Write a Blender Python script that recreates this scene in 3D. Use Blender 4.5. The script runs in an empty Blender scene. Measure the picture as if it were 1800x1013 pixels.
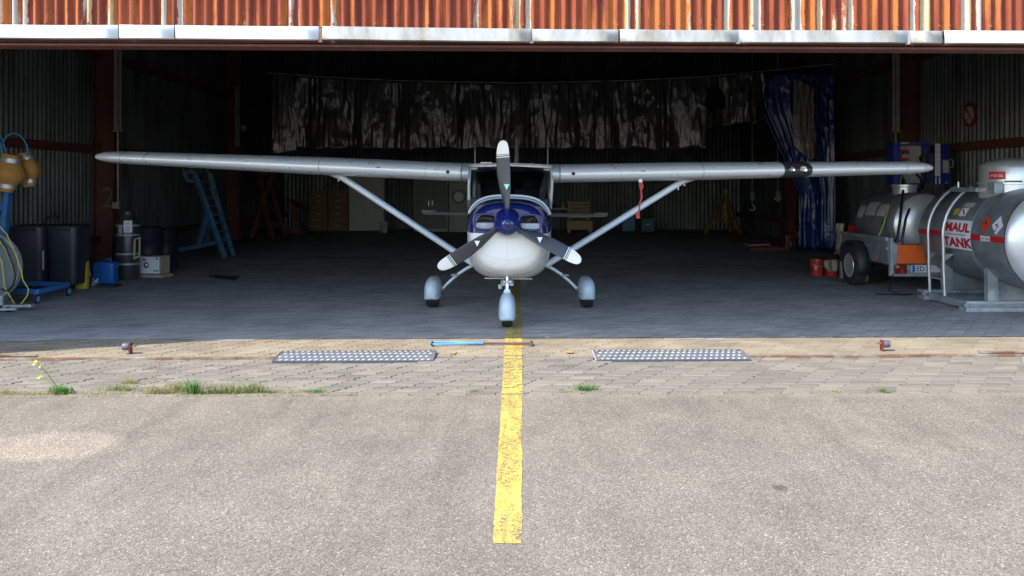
import bpy, bmesh, math, random
from mathutils import Vector, Matrix, noise
R = math.radians
random.seed(7)
SC = bpy.context.scene
COL = SC.collection

# ------------------------------------------------------------------ camera, sky, sun, exposure
FPX, CAMH, HOR = 1530.0, 1.70, 325.0          # focal length in photo pixels, eye height, horizon row
cam_d = bpy.data.cameras.new('camera'); cam = bpy.data.objects.new('camera', cam_d); COL.objects.link(cam)
cam_d.sensor_width = 36.0; cam_d.lens = FPX / 1800 * 36
cam_d.shift_y = -(506.5 - HOR) / 1800
cam_d.clip_start = 0.05; cam_d.clip_end = 2000
cam.location = (0, 0, CAMH); cam.rotation_euler = (R(90), 0, 0)
SC.camera = cam

SUN_EL, SUN_AZ = R(51.3), R(60)               # azimuth measured from "straight behind the camera" towards the left
to_sun = Vector((-math.sin(SUN_AZ) * math.cos(SUN_EL), -math.cos(SUN_AZ) * math.cos(SUN_EL), math.sin(SUN_EL)))
W = bpy.data.worlds.new('World'); SC.world = W; W.use_nodes = True
nt = W.node_tree; bg = nt.nodes['Background']
sky = nt.nodes.new('ShaderNodeTexSky'); sky.sky_type = 'NISHITA'; sky.sun_disc = False
sky.sun_elevation = SUN_EL; sky.sun_rotation = math.atan2(to_sun.x, to_sun.y)
sky.air_density = 1.0; sky.dust_density = 1.0; sky.ozone_density = 1.5
nt.links.new(sky.outputs[0], bg.inputs[0]); bg.inputs[1].default_value = 0.15
sd = bpy.data.lights.new('sun', 'SUN'); sd.energy = 2.0; sd.angle = R(0.53); sd.color = (1.0, 0.93, 0.83)
so = bpy.data.objects.new('sun', sd); COL.objects.link(so)
so.rotation_euler = to_sun.to_track_quat('Z', 'Y').to_euler(); so.location = to_sun * 30
SC.view_settings.view_transform = 'Standard'; SC.view_settings.look = 'None'
SC.view_settings.exposure = 1.95; SC.view_settings.gamma = 1.0; SC.view_settings.use_curve_mapping = False
SC.render.engine = 'CYCLES'
SC.cycles.use_denoising = True
SC.cycles.max_bounces = 8; SC.cycles.diffuse_bounces = 5; SC.cycles.glossy_bounces = 3; SC.cycles.transparent_max_bounces = 8
SC.cycles.sample_clamp_indirect = 6.0; SC.cycles.caustics_reflective = False; SC.cycles.caustics_refractive = False

def P(px, py, D): return Vector(((px - 900) * D / FPX, D, CAMH - (py - HOR) * D / FPX))
def PX(px, D): return (px - 900) * D / FPX
def PZ(py, D): return CAMH - (py - HOR) * D / FPX
def GD(py): return FPX * CAMH / (py - HOR)

# ------------------------------------------------------------------ materials
MATS = {}
def lin(c):
    if isinstance(c, str):
        c = tuple(int(c[i:i + 2], 16) / 255 for i in (0, 2, 4))
        return tuple(x / 12.92 if x <= .04045 else ((x + .055) / 1.055) ** 2.4 for x in c)
    return c
class NT:
    def __init__(s, name):
        s.m = bpy.data.materials.new(name); s.m.use_nodes = True; s.t = s.m.node_tree; s.n = s.t.nodes
        s.b = s.n['Principled BSDF']; s.out = s.n['Material Output']; s.tc = s.n.new('ShaderNodeTexCoord')
    def l(s, a, b): s.t.links.new(a, b)
    def coord(s, sc=(1, 1, 1), src='Object'):
        m = s.n.new('ShaderNodeMapping'); m.inputs['Scale'].default_value = sc; s.l(s.tc.outputs[src], m.inputs[0]); return m.outputs[0]
    def noise(s, scale, sc=(1, 1, 1), detail=4, rough=.55, dist=0.0):
        n = s.n.new('ShaderNodeTexNoise'); n.inputs['Scale'].default_value = scale; n.inputs['Detail'].default_value = detail
        n.inputs['Roughness'].default_value = rough; n.inputs['Distortion'].default_value = dist; s.l(s.coord(sc), n.inputs['Vector']); return n.outputs['Fac']
    def voronoi(s, scale, out='Color', sc=(1, 1, 1)):
        n = s.n.new('ShaderNodeTexVoronoi'); n.inputs['Scale'].default_value = scale; s.l(s.coord(sc), n.inputs['Vector']); return n.outputs[out]
    def ramp(s, fac, stops, interp='LINEAR'):
        r = s.n.new('ShaderNodeValToRGB'); r.color_ramp.interpolation = interp; e = r.color_ramp.elements
        while len(e) < len(stops): e.new(0.5)
        for el, (p, c) in zip(e, stops):
            el.position = p; c = lin(c) if not isinstance(c, (int, float)) else (c, c, c); el.color = (*c[:3], 1)
        s.l(fac, r.inputs[0]); return r.outputs[0]
    def mix(s, fac, a, b, mode='MIX'):
        m = s.n.new('ShaderNodeMix'); m.data_type = 'RGBA'; m.blend_type = mode
        for i, v in ((0, fac), (6, a), (7, b)):
            sock = m.inputs[i]
            if isinstance(v, (int, float)): sock.default_value = v if i == 0 else (v, v, v, 1)
            elif isinstance(v, (tuple, list, str)): sock.default_value = (*lin(v)[:3], 1)
            else: s.l(v, sock)
        return m.outputs[2]
    def math(s, op, a, b=0.0):
        m = s.n.new('ShaderNodeMath'); m.operation = op
        for sock, v in ((m.inputs[0], a), (m.inputs[1], b)):
            if isinstance(v, (int, float)): sock.default_value = v
            else: s.l(v, sock)
        return m.outputs[0]
    def bump(s, h, strength=.3, dist=.01):
        b = s.n.new('ShaderNodeBump'); b.inputs['Strength'].default_value = strength; b.inputs['Distance'].default_value = dist
        s.l(h, b.inputs['Height']); s.l(b.outputs[0], s.b.inputs['Normal'])
    def set(s, col=None, rough=None, metal=None, coat=None, spec=None):
        for k, v in (('Base Color', col), ('Roughness', rough), ('Metallic', metal), ('Coat Weight', coat), ('Specular IOR Level', spec)):
            if v is None: continue
            if isinstance(v, (int, float)): s.b.inputs[k].default_value = v
            elif isinstance(v, (tuple, list, str)): s.b.inputs[k].default_value = (*lin(v)[:3], 1)
            else: s.l(v, s.b.inputs[k])

def pm(name, col, rough=.5, metal=0.0, var=.18, vs=5.0, dirt=None, dirt_amt=.5, ds=3.0, bump=0.0, bs=80, coat=0.0, stretch=(1, 1, 1), spec=.5):
    """plain procedural material: colour mottled by noise, optional dirt patches, optional fine relief"""
    if name in MATS: return MATS[name]
    n = NT(name); c = lin(col)
    base = n.ramp(n.noise(vs, stretch), [(.25, tuple(x * (1 - var) for x in c)), (.75, tuple(min(1, x * (1 + var)) for x in c))])
    if dirt is not None:
        base = n.mix(n.ramp(n.noise(ds, stretch, detail=7, rough=.65), [(1 - dirt_amt - .12, 0.0), (1 - dirt_amt + .12, 1.0)]), base, dirt)
    rr = n.ramp(n.noise(vs * 2.3, stretch), [(.2, max(.02, rough * .8)), (.8, min(1, rough * 1.2))])
    n.set(base, rr, metal, coat, spec)
    if bump: n.bump(n.noise(bs, stretch, detail=3), bump, .006)
    MATS[name] = n.m; return n.m

def mat_asphalt():
    n = NT('asphalt')
    grain = n.voronoi(120); g2 = n.voronoi(240); gb = n.voronoi(120, 'Distance')
    g = n.ramp(grain, [(.06, (.055, .048, .040)), (.45, (.162, .141, .116)), (.8, (.26, .228, .19)), (.97, (.62, .57, .49))])
    h = n.ramp(g2, [(.1, (.070, .062, .052)), (.5, (.166, .145, .12)), (.9, (.35, .31, .26))])
    c = n.mix(.5, g, h)
    big = n.ramp(n.noise(.55, detail=5, rough=.6), [(.3, (.91, .91, .885)), (.7, (1.11, 1.105, 1.06))])
    c = n.mix(1.0, c, big, 'MULTIPLY')
    mid = n.ramp(n.noise(2.6, (1, .55, 1), detail=7, rough=.62), [(.30, .84), (.55, 1.02), (.75, 1.10)])
    c = n.mix(1.0, c, mid, 'MULTIPLY')
    # bleached dusty patch on the left, one oil spot on the right, dust along the paved edge
    sx = n.n.new('ShaderNodeSeparateXYZ'); n.l(n.tc.outputs['Object'], sx.inputs[0])
    wob = n.math('MULTIPLY', n.math('SUBTRACT', n.noise(2.2, detail=6), .5), .9)
    def blob(x, y, rx, ry, w, soft):
        a = n.math('DIVIDE', n.math('SUBTRACT', sx.outputs[0], x), rx); b = n.math('DIVIDE', n.math('SUBTRACT', sx.outputs[1], y), ry)
        r = n.math('SQRT', n.math('ADD', n.math('MULTIPLY', a, a), n.math('MULTIPLY', b, b)))
        r = n.math('ADD', r, n.math('MULTIPLY', wob, w))
        return n.ramp(r, [(1 - soft, 1.0), (1.0, 0.0)])
    pale = n.math('MULTIPLY', blob(-3.05, 5.72, .60, .34, .9, .25), .36)
    c = n.mix(1.0, c, n.mix(pale, 1.0, (2.0, 1.9, 1.75)), 'MULTIPLY')
    oil = n.math('MULTIPLY', blob(1.52, 4.935, .052, .065, .4, .35), .62)
    c = n.mix(oil, c, (.05, .045, .04))
    spots = n.ramp(n.voronoi(1.7, 'Distance'), [(.022, 1.0), (.034, 0.0)]); c = n.mix(n.math('MULTIPLY', spots, .55), c, (.05, .045, .04))
    track = n.ramp(n.noise(1.0, (2.4, .10, 1), detail=4, rough=.6), [(.52, 1.0), (.66, .86)]); c = n.mix(1.0, c, track, 'MULTIPLY')
    edge = n.math('MULTIPLY', n.ramp(n.math('ADD', n.math('MULTIPLY', n.math('SUBTRACT', sx.outputs[1], 6.75), 2.2), n.math('MULTIPLY', wob, .9)), [(.45, 0.0), (.95, 1.0)]), .30)
    c = n.mix(edge, c, (.30, .265, .20))
    n.set(c, .92, 0, spec=.25)
    n.bump(n.math('ADD', gb, n.math('MULTIPLY', g2, .5)), .55, .006)
    return n.m

def mat_paver(name, dark, light, stain):
    n = NT(name)
    at = n.n.new('ShaderNodeAttribute'); at.attribute_name = 'tint'
    c = n.ramp(at.outputs['Fac'], [(0, dark), (1, light)])
    c = n.mix(1.0, c, n.ramp(n.noise(1.3, (1, 1, 1), detail=6, rough=.65), [(.3, .70), (.72, 1.15)]), 'MULTIPLY')
    c = n.mix(1.0, c, n.ramp(n.noise(140, detail=2), [(.25, .78), (.75, 1.2)]), 'MULTIPLY')
    c = n.mix(n.ramp(n.noise(.9, (.8, 2.2, 1), detail=7, rough=.7), [(.56, 0.0), (.76, .6)]), c, stain)
    n.set(c, .88, 0, spec=.3); n.bump(n.noise(160, detail=3), .25, .004)
    return n.m

END_Y = -6.865          # near end of the yellow line in its own coordinates, plus a margin
def mat_yellow():
    n = NT('yellow_road_paint')
    c = n.ramp(n.noise(6, detail=5), [(.3, (.47, .345, .075)), (.7, (.56, .43, .11))])
    c = n.mix(n.ramp(n.noise(45, detail=3), [(.55, 0.0), (.75, .5)]), c, (.42, .33, .12))
    n.set(c, .7, 0, spec=.3)
    w1 = n.ramp(n.noise(90, detail=3, rough=.7), [(.50, 0.0), (.60, 1.0)])
    w2 = n.ramp(n.noise(2.2, (4.5, .9, 1), detail=6, rough=.65), [(.40, 0.0), (.60, .95)])
    fac = n.math('MULTIPLY', w1, n.math('ADD', w2, .14))
    w3 = n.math('MULTIPLY', n.ramp(n.noise(28, detail=5, rough=.75), [(.50, 0.0), (.56, 1.0)]), w2)
    fac = n.math('MAXIMUM', fac, w3)
    sx = n.n.new('ShaderNodeSeparateXYZ'); n.l(n.tc.outputs['Object'], sx.inputs[0])
    endw = n.ramp(n.math('ADD', n.math('MULTIPLY', n.math('SUBTRACT', END_Y, sx.outputs[1]), 5.0), n.math('MULTIPLY', n.math('SUBTRACT', n.noise(22, detail=5, rough=.75), .5), 1.8)), [(.55, 0.0), (.80, 1.0)])
    patch = n.math('MULTIPLY', n.ramp(n.noise(1.1, (6, .7, 1), detail=5), [(.54, 0.0), (.66, 1.0)]), n.ramp(n.noise(60, detail=4, rough=.75), [(.42, 0.0), (.52, 1.0)]))
    fac = n.math('MAXIMUM', fac, n.math('MAXIMUM', endw, patch))
    tr = n.n.new('ShaderNodeBsdfTransparent'); ms = n.n.new('ShaderNodeMixShader')
    n.l(fac, ms.inputs[0]); n.l(n.b.outputs[0], ms.inputs[1]); n.l(tr.outputs[0], ms.inputs[2]); n.l(ms.outputs[0], n.out.inputs[0])
    return n.m

def mat_rust():
    n = NT('rusted_corrugated_iron')
    sx = n.n.new('ShaderNodeSeparateXYZ'); n.l(n.tc.outputs['Object'], sx.inputs[0])
    def cell(w, off):          # a random value per strip of width w, the strip edges frayed by noise
        fray = n.math('MULTIPLY', n.math('SUBTRACT', n.noise(14, (1, 1, .35), detail=6, rough=.7), .5), .055)
        q = n.math('FLOOR', n.math('DIVIDE', n.math('ADD', n.math('ADD', sx.outputs[0], fray), 50 + off), w))
        wn = n.n.new('ShaderNodeTexWhiteNoise'); wn.noise_dimensions = '1D'; n.l(q, wn.inputs['W']); return wn.outputs['Value']
    a = n.noise(11, (1, 1, .09), detail=6, rough=.6, dist=.2)
    c = n.ramp(a, [(.28, (.115, .025, .015)), (.48, (.21, .047, .022)), (.66, (.33, .080, .028)), (.80, (.43, .13, .032))])
    v1 = n.math('ADD', cell(.0515, 0), n.math('MULTIPLY', n.math('SUBTRACT', n.noise(5, (1, 1, .25), detail=5, rough=.65), .5), 1.1))
    c = n.mix(n.ramp(v1, [(.74, 0.0), (.90, .70)]), c, (.46, .155, .034))
    wide = n.math('MULTIPLY', n.math('SUBTRACT', n.noise(.55, (1, 1, .1), detail=2), .5), .9)
    v2 = n.math('ADD', n.math('ADD', cell(.0515, 7.7), wide), n.math('MULTIPLY', n.math('SUBTRACT', n.noise(6, (1, 1, .22), detail=7, rough=.7), .5), .5))
    zc = n.ramp(cell(.0515, 3.1), [(0, (.46, .32, .13)), (.35, (.43, .37, .25)), (.7, (.46, .44, .39)), (1, (.33, .33, .32))])
    zc = n.mix(n.ramp(n.noise(40, (1, 1, .06), detail=3), [(.45, 0.0), (.7, .5)]), zc, (.36, .22, .09))
    c = n.mix(n.ramp(v2, [(.83, 0.0), (.87, 1.0)]), c, zc)
    c = n.mix(1.0, c, n.ramp(n.noise(120, detail=3), [(.3, .78), (.7, 1.18)]), 'MULTIPLY')
    n.set(c, .75, 0, spec=.3); n.bump(n.noise(90, detail=4), .25, .004)
    return n.m

def mat_glass(name, tint, gloss=.9):
    n = NT(name)
    tr = n.n.new('ShaderNodeBsdfTransparent'); tr.inputs[0].default_value = (*tint, 1)
    gl = n.n.new('ShaderNodeBsdfGlossy'); gl.inputs['Roughness'].default_value = .04
    fr = n.n.new('ShaderNodeFresnel'); fr.inputs[0].default_value = 1.5
    ms = n.n.new('ShaderNodeMixShader'); n.l(n.math('MULTIPLY', fr.outputs[0], gloss), ms.inputs[0])
    n.l(tr.outputs[0], ms.inputs[1]); n.l(gl.outputs[0], ms.inputs[2]); n.l(ms.outputs[0], n.out.inputs[0])
    return n.m

def mat_plastic_sheet(name, col, rough, scale=7, bst=.9, zst=.16):
    n = NT(name); c = lin(col)
    n.set(n.ramp(n.noise(3, (1, 1, .4)), [(.3, tuple(x * .8 for x in c)), (.7, tuple(x * 1.2 for x in c))]), rough, 0, spec=.8)
    mask = n.ramp(n.noise(scale * .55, (1, 1, .6), detail=3), [(.48, .04), (.62, 1.0)])
    crk = n.math('MULTIPLY', mask, n.math('ADD', n.math('MULTIPLY', n.voronoi(scale * 2.4, 'Distance', (1, 1, .7)), .75), n.math('MULTIPLY', n.noise(scale * 5, (1, 1, .7), detail=3, dist=.6), .35)))
    n.bump(n.math('ADD', n.math('MULTIPLY', n.noise(scale, (1, 1, zst), detail=2, rough=.4, dist=.5), .45), crk), bst, .07)
    return n.m

M_ASPH = mat_asphalt()
M_PAV_OUT = mat_paver('paver_concrete', (.155, .140, .114), (.245, .222, .182), (.26, .228, .175))
M_PAV_TAN = mat_paver('paver_sunlit_tan', (.215, .178, .126), (.31, .262, .192), (.29, .21, .125))  # warm tone of direct sun painted into the paver colour
M_PAV_IN = mat_paver('paver_indoor', (.35, .333, .306), (.45, .428, .395), (.17, .16, .147))
M_JOINT = pm('joint_sand', (.105, .094, .074), .95, bump=.3, bs=120)
M_FLOOR = pm('hangar_floor_far', (.41, .39, .358), .85, var=.2, vs=3, dirt=(.18, .17, .155), dirt_amt=.40, ds=1.2)
M_YEL = mat_yellow()
M_RUST = mat_rust()
M_FLASH = pm('weathered_zinc_flashing', (.40, .405, .385), .75, 0, var=.2, vs=5, dirt=(.24, .21, .155), dirt_amt=.42, ds=6.0, stretch=(1, 1, .35), bump=.2, bs=40)
M_FLASHW = pm('clean_zinc_flashing', (.56, .575, .585), .6, 0, var=.08, vs=4, dirt=(.40, .40, .37), dirt_amt=.32, ds=3, stretch=(1, 1, .4))
M_BEAM = pm('red_oxide_steel', (.14, .042, .028), .6, var=.25, vs=4, dirt=(.06, .03, .022), dirt_amt=.4, ds=2, bump=.1)
M_RAIL = pm('rusty_rail', (.20, .105, .055), .7, .2, var=.3, vs=7, dirt=(.33, .31, .27), dirt_amt=.42, ds=3.5, stretch=(1, 3, 3), bump=.3)
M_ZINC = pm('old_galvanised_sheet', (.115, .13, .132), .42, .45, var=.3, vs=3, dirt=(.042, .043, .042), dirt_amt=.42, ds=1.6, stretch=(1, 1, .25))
M_ROOF = pm('dark_roof_sheet', (.05, .05, .05), .8, var=.2)
M_GALV = pm('galvanised_steel', (.37, .405, .43), .42, .35, var=.22, vs=9, dirt=(.22, .24, .24), dirt_amt=.42, ds=4, bump=.05, bs=30)
M_GALVD = pm('dull_galvanised_tank', (.30, .335, .355), .40, .35, var=.28, vs=9, dirt=(.15, .17, .185), dirt_amt=.46, ds=4.5, bump=.05, bs=24)
M_STEEL = pm('polished_steel', (.62, .64, .65), .34, .55, var=.10, vs=8)
M_TRAY = pm('grey_cable_tray', (.33, .33, .28), .5, .2)
M_SILVER = pm('silver_aircraft_paint', (.80, .82, .85), .30, .20, var=.03, vs=2)
M_WHITE = pm('white_aircraft_paint', (.76, .75, .71), .30, 0, var=.03, vs=2, coat=.4)
M_WHITE2 = pm('pale_blue_white_paint', (.66, .73, .79), .35, 0, var=.03, vs=2, coat=.3)
M_FAIR = pm('grey_blue_fairing_paint', (.46, .555, .625), .36, 0, var=.05, vs=4, dirt=(.38, .44, .48), dirt_amt=.36, ds=6, coat=.25)
M_BLUE = pm('blue_aircraft_paint', (.009, .017, .115), .22, 0, var=.08, vs=3, coat=.8)
M_DARK = pm('matt_black', (.018, .018, .02), .6)
M_BLADE = pm('dark_propeller_paint', (.045, .047, .055), .42, 0, var=.1)
M_CABIN = pm('cabin_dark', (.03, .032, .035), .7)
M_TYRE = pm('tyre_rubber', (.022, .022, .024), .8, var=.2, bump=.15)
M_CHROME = pm('chrome', (.8, .82, .85), .15, 1.0, var=.02)
M_DRED = pm('old_dark_red_paint', (.16, .022, .018), .55, var=.2)
M_RED = pm('red_plastic', (.42, .028, .022), .45, var=.12)
M_REDS = pm('red_sticker', (.50, .018, .022), .45, var=.06)
M_ORANGE = pm('orange_plate', (.75, .13, .02), .5, var=.05)
M_FOAM = pm('orange_foam', (.45, .22, .055), .9, var=.12, vs=6, bump=.2)
M_TAPE = pm('silver_tape', (.45, .46, .48), .35, .5, var=.3, vs=30, stretch=(1, 1, 3))
M_BLUES = pm('blue_painted_steel', (.03, .16, .42), .5, var=.15, dirt=(.05, .09, .16), dirt_amt=.35)
M_BLUEL = pm('faded_blue_steel', (.075, .23, .42), .55, var=.15, dirt=(.06, .08, .11), dirt_amt=.38)
M_HOSEB = pm('blue_hose', (.04, .22, .42), .4)
M_BINB = pm('black_plastic', (.022, .025, .034), .42, var=.15, bump=.15, bs=200)
M_NAVY = pm('navy_plastic', (.02, .024, .045), .5)
M_YPL = pm('yellow_plastic', (.50, .38, .03), .5, var=.2, dirt=(.25, .2, .05), dirt_amt=.4)
M_BPL = pm('blue_plastic', (.015, .12, .42), .45, var=.15)
M_PAPER = pm('white_paper', (.72, .74, .78), .8, var=.05)
M_CARD = pm('cardboard', (.36, .30, .22), .85, var=.1)
M_WOOD = pm('dark_wood', (.17, .085, .045), .6, var=.3, vs=4, stretch=(6, 6, 1))
M_WOODL = pm('light_wood', (.40, .29, .17), .7, var=.25, vs=5, stretch=(1, 6, 6))
M_CABW = pm('white_cabinet', (.50, .50, .48), .6, var=.06)
M_CABG = pm('grey_cabinet', (.11, .125, .125), .5, var=.08)
M_CABL = pm('light_grey_locker', (.36, .36, .34), .6, var=.08)
M_DBLUE = pm('dispenser_blue', (.012, .03, .24), .4, var=.1)
M_CABLEY = pm('yellow_cable', (.60, .47, .05), .5)
M_CABLEK = pm('black_hose', (.015, .015, .016), .45)
M_RAG = pm('beige_cloth', (.38, .35, .28), .95, var=.2, bump=.4, bs=50)
M_YJACK = pm('yellow_jack_paint', (.26, .13, .025), .5, var=.2)
M_GREYP = pm('grey_painted_disc', (.15, .175, .18), .6, var=.15)
M_TARP = mat_plastic_sheet('blue_tarpaulin', (.009, .040, .21), .28, 2.6, .7, .5)
M_BLACKSHEET = mat_plastic_sheet('black_plastic_sheet', (.052, .053, .053), .24, 2.0, .55, .12)
M_CLEARSHEET = mat_plastic_sheet('cloudy_plastic_sheet', (.24, .24, .235), .35, 4, .6, .2)
M_GLASS = mat_glass('windscreen_glass', (.55, .62, .60), .9)
M_LAMP = mat_glass('lamp_cover_glass', (.9, .9, .9), .8)
def leaf(name, col):
    n = NT(name); c = lin(col); base = n.ramp(n.noise(25), [(.3, tuple(x * .65 for x in c)), (.7, tuple(x * 1.3 for x in c))]); n.set(base, .7, 0, spec=.25)
    tr = n.n.new('ShaderNodeBsdfTranslucent'); n.l(base, tr.inputs[0]); ms = n.n.new('ShaderNodeMixShader'); ms.inputs[0].default_value = .45
    n.l(n.b.outputs[0], ms.inputs[1]); n.l(tr.outputs[0], ms.inputs[2]); n.l(ms.outputs[0], n.out.inputs[0]); return n.m
M_GRASS = leaf('grass_green', (.24, .28, .075))
M_GRASSV = leaf('fresh_leaf_green', (.12, .27, .05))
M_STRAW = leaf('dry_grass', (.38, .33, .15))
M_FLOWER = pm('yellow_petal', (.62, .58, .10), .8)
M_ALU = pm('aluminium_ramp', (.17, .18, .20), .5, .3, var=.2, dirt=(.10, .10, .11), dirt_amt=.4, ds=6)
M_ALUL = pm('bright_aluminium', (.42, .43, .44), .45, .2, var=.06)
M_BLUER = pm('light_blue_tube', (.10, .30, .62), .4, var=.1)
M_BROWN = pm('brown_rusty_rod', (.13, .06, .05), .6, var=.2)
M_BLACKTXT = pm('black_print', (.02, .02, .02), .6)

# ------------------------------------------------------------------ mesh helpers
ORG = {}
def frame(d):
    d = d.normalized(); up = Vector((0, 0, 1)) if abs(d.z) < .95 else Vector((0, 1, 0))
    s = d.cross(up).normalized(); return s, s.cross(d).normalized()
class MB:
    def __init__(s): s.v = []; s.f = []; s.tint = None
    def add(s, vs, fs):
        o = len(s.v); s.v += [Vector(v) for v in vs]; s.f += [tuple(i + o for i in f) for f in fs]; return s
    def box(s, c, size, rot=None):
        c = Vector(c); h = [x / 2 for x in size]; vs = []
        for z in (-1, 1):
            for y in (-1, 1):
                for x in (-1, 1):
                    p = Vector((x * h[0], y * h[1], z * h[2])); vs.append(c + (rot @ p if rot else p))
        return s.add(vs, [(0, 2, 3, 1), (4, 5, 7, 6), (0, 1, 5, 4), (2, 6, 7, 3), (0, 4, 6, 2), (1, 3, 7, 5)])
    def bb(s, x0, x1, y0, y1, z0, z1): return s.box(((x0 + x1) / 2, (y0 + y1) / 2, (z0 + z1) / 2), (x1 - x0, y1 - y0, z1 - z0))
    def bar(s, p, q, w, h):
        p, q = Vector(p), Vector(q); a, b = frame(q - p); vs = []
        for e in (p, q):
            for i, j in ((-1, -1), (1, -1), (1, 1), (-1, 1)): vs.append(e + a * i * w / 2 + b * j * h / 2)
        return s.add(vs, [(0, 3, 2, 1), (4, 5, 6, 7), (0, 1, 5, 4), (1, 2, 6, 5), (2, 3, 7, 6), (3, 0, 4, 7)])
    def tube(s, pts, r, n=8, flat=1.0, cap=True):
        pts = [Vector(p) for p in pts]; m = len(pts); rr = r if isinstance(r, (list, tuple)) else [r] * m; rings = []; a = None
        for i in range(m):
            d = (pts[min(i + 1, m - 1)] - pts[max(i - 1, 0)]).normalized()
            if a is None: a, b = frame(d)
            else:
                a = a - d * a.dot(d); a = a.normalized() if a.length > 1e-6 else frame(d)[0]; b = a.cross(d).normalized()
            rings.append([pts[i] + a * math.cos(t) * rr[i] + b * math.sin(t) * rr[i] * flat for t in (k * 2 * math.pi / n for k in range(n))])
        return s.loft(rings, cap)
    def loft(s, rings, cap=True, closed=True):
        n = len(rings[0]); o = len(s.v); fs = []
        for r in rings: s.v += [Vector(p) for p in r]
        for i in range(len(rings) - 1):
            for k in range(n if closed else n - 1):
                k2 = (k + 1) % n; fs.append((o + i * n + k, o + i * n + k2, o + (i + 1) * n + k2, o + (i + 1) * n + k))
        if cap and closed: fs.append(tuple(o + k for k in range(n))[::-1]); fs.append(tuple(o + (len(rings) - 1) * n + k for k in range(n)))
        s.f += fs; return s
    def lathe(s, prof, c, axis='Z', n=24):
        c = Vector(c); rings = []
        for r, h in prof:
            ring = []
            for k in range(n):
                t = 2 * math.pi * k / n; u, w = r * math.cos(t), r * math.sin(t)
                ring.append(c + (Vector((u, w, h)) if axis == 'Z' else Vector((h, u, w)) if axis == 'X' else Vector((u, h, w))))
            rings.append(ring)
        return s.loft(rings, True)
    def ring(s, prof, c, axis='Z', n=24):
        k = len(s.f); m = MB().lathe(list(prof) + [prof[0]], c, axis, n); m.f = m.f[:-2]; return s.add(m.v, m.f)
    def quad(s, a, b, c, d): return s.add([a, b, c, d], [(0, 1, 2, 3)])
    def build(s, name, mat, parent=None, smooth=None, bevel=0, solid=0):
        me = bpy.data.meshes.new(name)
        if parent is not None: org = ORG[parent]
        else:
            xs, ys, zs = zip(*[(p.x, p.y, p.z) for p in s.v]); org = Vector(((min(xs) + max(xs)) / 2, (min(ys) + max(ys)) / 2, min(zs)))
        me.from_pydata([tuple(p - org) for p in s.v], [], s.f); me.update()
        bm = bmesh.new(); bm.from_mesh(me); bmesh.ops.recalc_face_normals(bm, faces=bm.faces); bm.to_mesh(me); bm.free()
        if s.tint is not None:
            at = me.attributes.new('tint', 'FLOAT', 'POINT'); at.data.foreach_set('value', s.tint)
        if smooth:
            for p in me.polygons: p.use_smooth = True
            me.set_sharp_from_angle(angle=R(smooth))
        me.materials.append(mat)
        o = bpy.data.objects.new(name, me); COL.objects.link(o)
        if parent is not None: o.parent = parent
        else: o.location = org
        ORG[o] = org
        if bevel:
            b = o.modifiers.new('bevel', 'BEVEL'); b.width = bevel; b.segments = 2; b.limit_method = 'ANGLE'; b.angle_limit = R(40)
        if solid:
            b = o.modifiers.new('solid', 'SOLIDIFY'); b.thickness = solid
        return o
def tag(o, label, cat, group=None):
    o['label'] = label; o['category'] = cat
    if group: o['group'] = group
    return o
def struct(o): o['kind'] = 'structure'; return o
def thing(name, label, cat, loc, group=None):
    o = bpy.data.objects.new(name, None); COL.objects.link(o); o.location = loc; o.empty_display_size = .2
    ORG[o] = Vector(loc); return tag(o, label, cat, group)
def text_mesh(txt, height, place, name, mat, parent, sx=1.0, extrude=0.0, bold=0.0):
    cu = bpy.data.curves.new('t', 'FONT'); cu.body = txt; cu.size = 1.0; cu.align_x = 'CENTER'; cu.align_y = 'CENTER'; cu.offset = bold
    cu.resolution_u = 3
    ob = bpy.data.objects.new('t', cu); COL.objects.link(ob); bpy.context.view_layer.update()
    me = bpy.data.meshes.new_from_object(ob.evaluated_get(bpy.context.evaluated_depsgraph_get()))
    bpy.data.objects.remove(ob); bpy.data.curves.remove(cu)
    xs = [v.co.x for v in me.vertices]; ys = [v.co.y for v in me.vertices]
    cx, cy = (min(xs) + max(xs)) / 2, (min(ys) + max(ys)) / 2; k = height / max(1e-6, max(ys) - min(ys))
    mb = MB(); mb.add([place((v.co.x - cx) * k * sx, (v.co.y - cy) * k) for v in me.vertices], [tuple(p.vertices) for p in me.polygons])
    bpy.data.meshes.remove(me)
    return mb.build(name, mat, parent)
def sup(t, a, b, n):          # point of a superellipse
    c, s = math.cos(t), math.sin(t)
    return math.copysign(abs(c) ** (2 / n), c) * a, math.copysign(abs(s) ** (2 / n), s) * b

# ------------------------------------------------------------------ ground: apron, paved threshold, hangar floor
SL = 0.0192                                    # the hangar front runs back this much per metre to the right
Y_AS, Y_RAIL = 7.115, 8.62                      # asphalt edge, threshold rail (at x = 0)
ZO = -0.018                                     # outside level
def fy(x, y): return y + SL * x
g = MB(); nx = 24
xs = [-60, -20] + [-9 + 18 * k / nx for k in range(nx + 1)] + [20, 60]
near = [(x, -60, ZO) for x in xs]; far = [(x, fy(x, Y_AS) + .012 * noise.noise(Vector((x * 3, 0, 0))), ZO) for x in xs]
g.add(near + far, [(i, i + 1, len(xs) + i + 1, len(xs) + i) for i in range(len(xs) - 1)])
apron = struct(g.build('apron_asphalt', M_ASPH))
apron.location.z = 0; 
for v in apron.data.vertices: v.co.x += apron.location.x; v.co.y += apron.location.y; v.co.z = ZO
apron.location = (0, 0, 0); ORG[apron] = Vector((0, 0, 0))
ground = struct(MB().bb(-60, 60, 7.0, 80, -.35, -.085).build('ground', M_JOINT))

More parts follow.
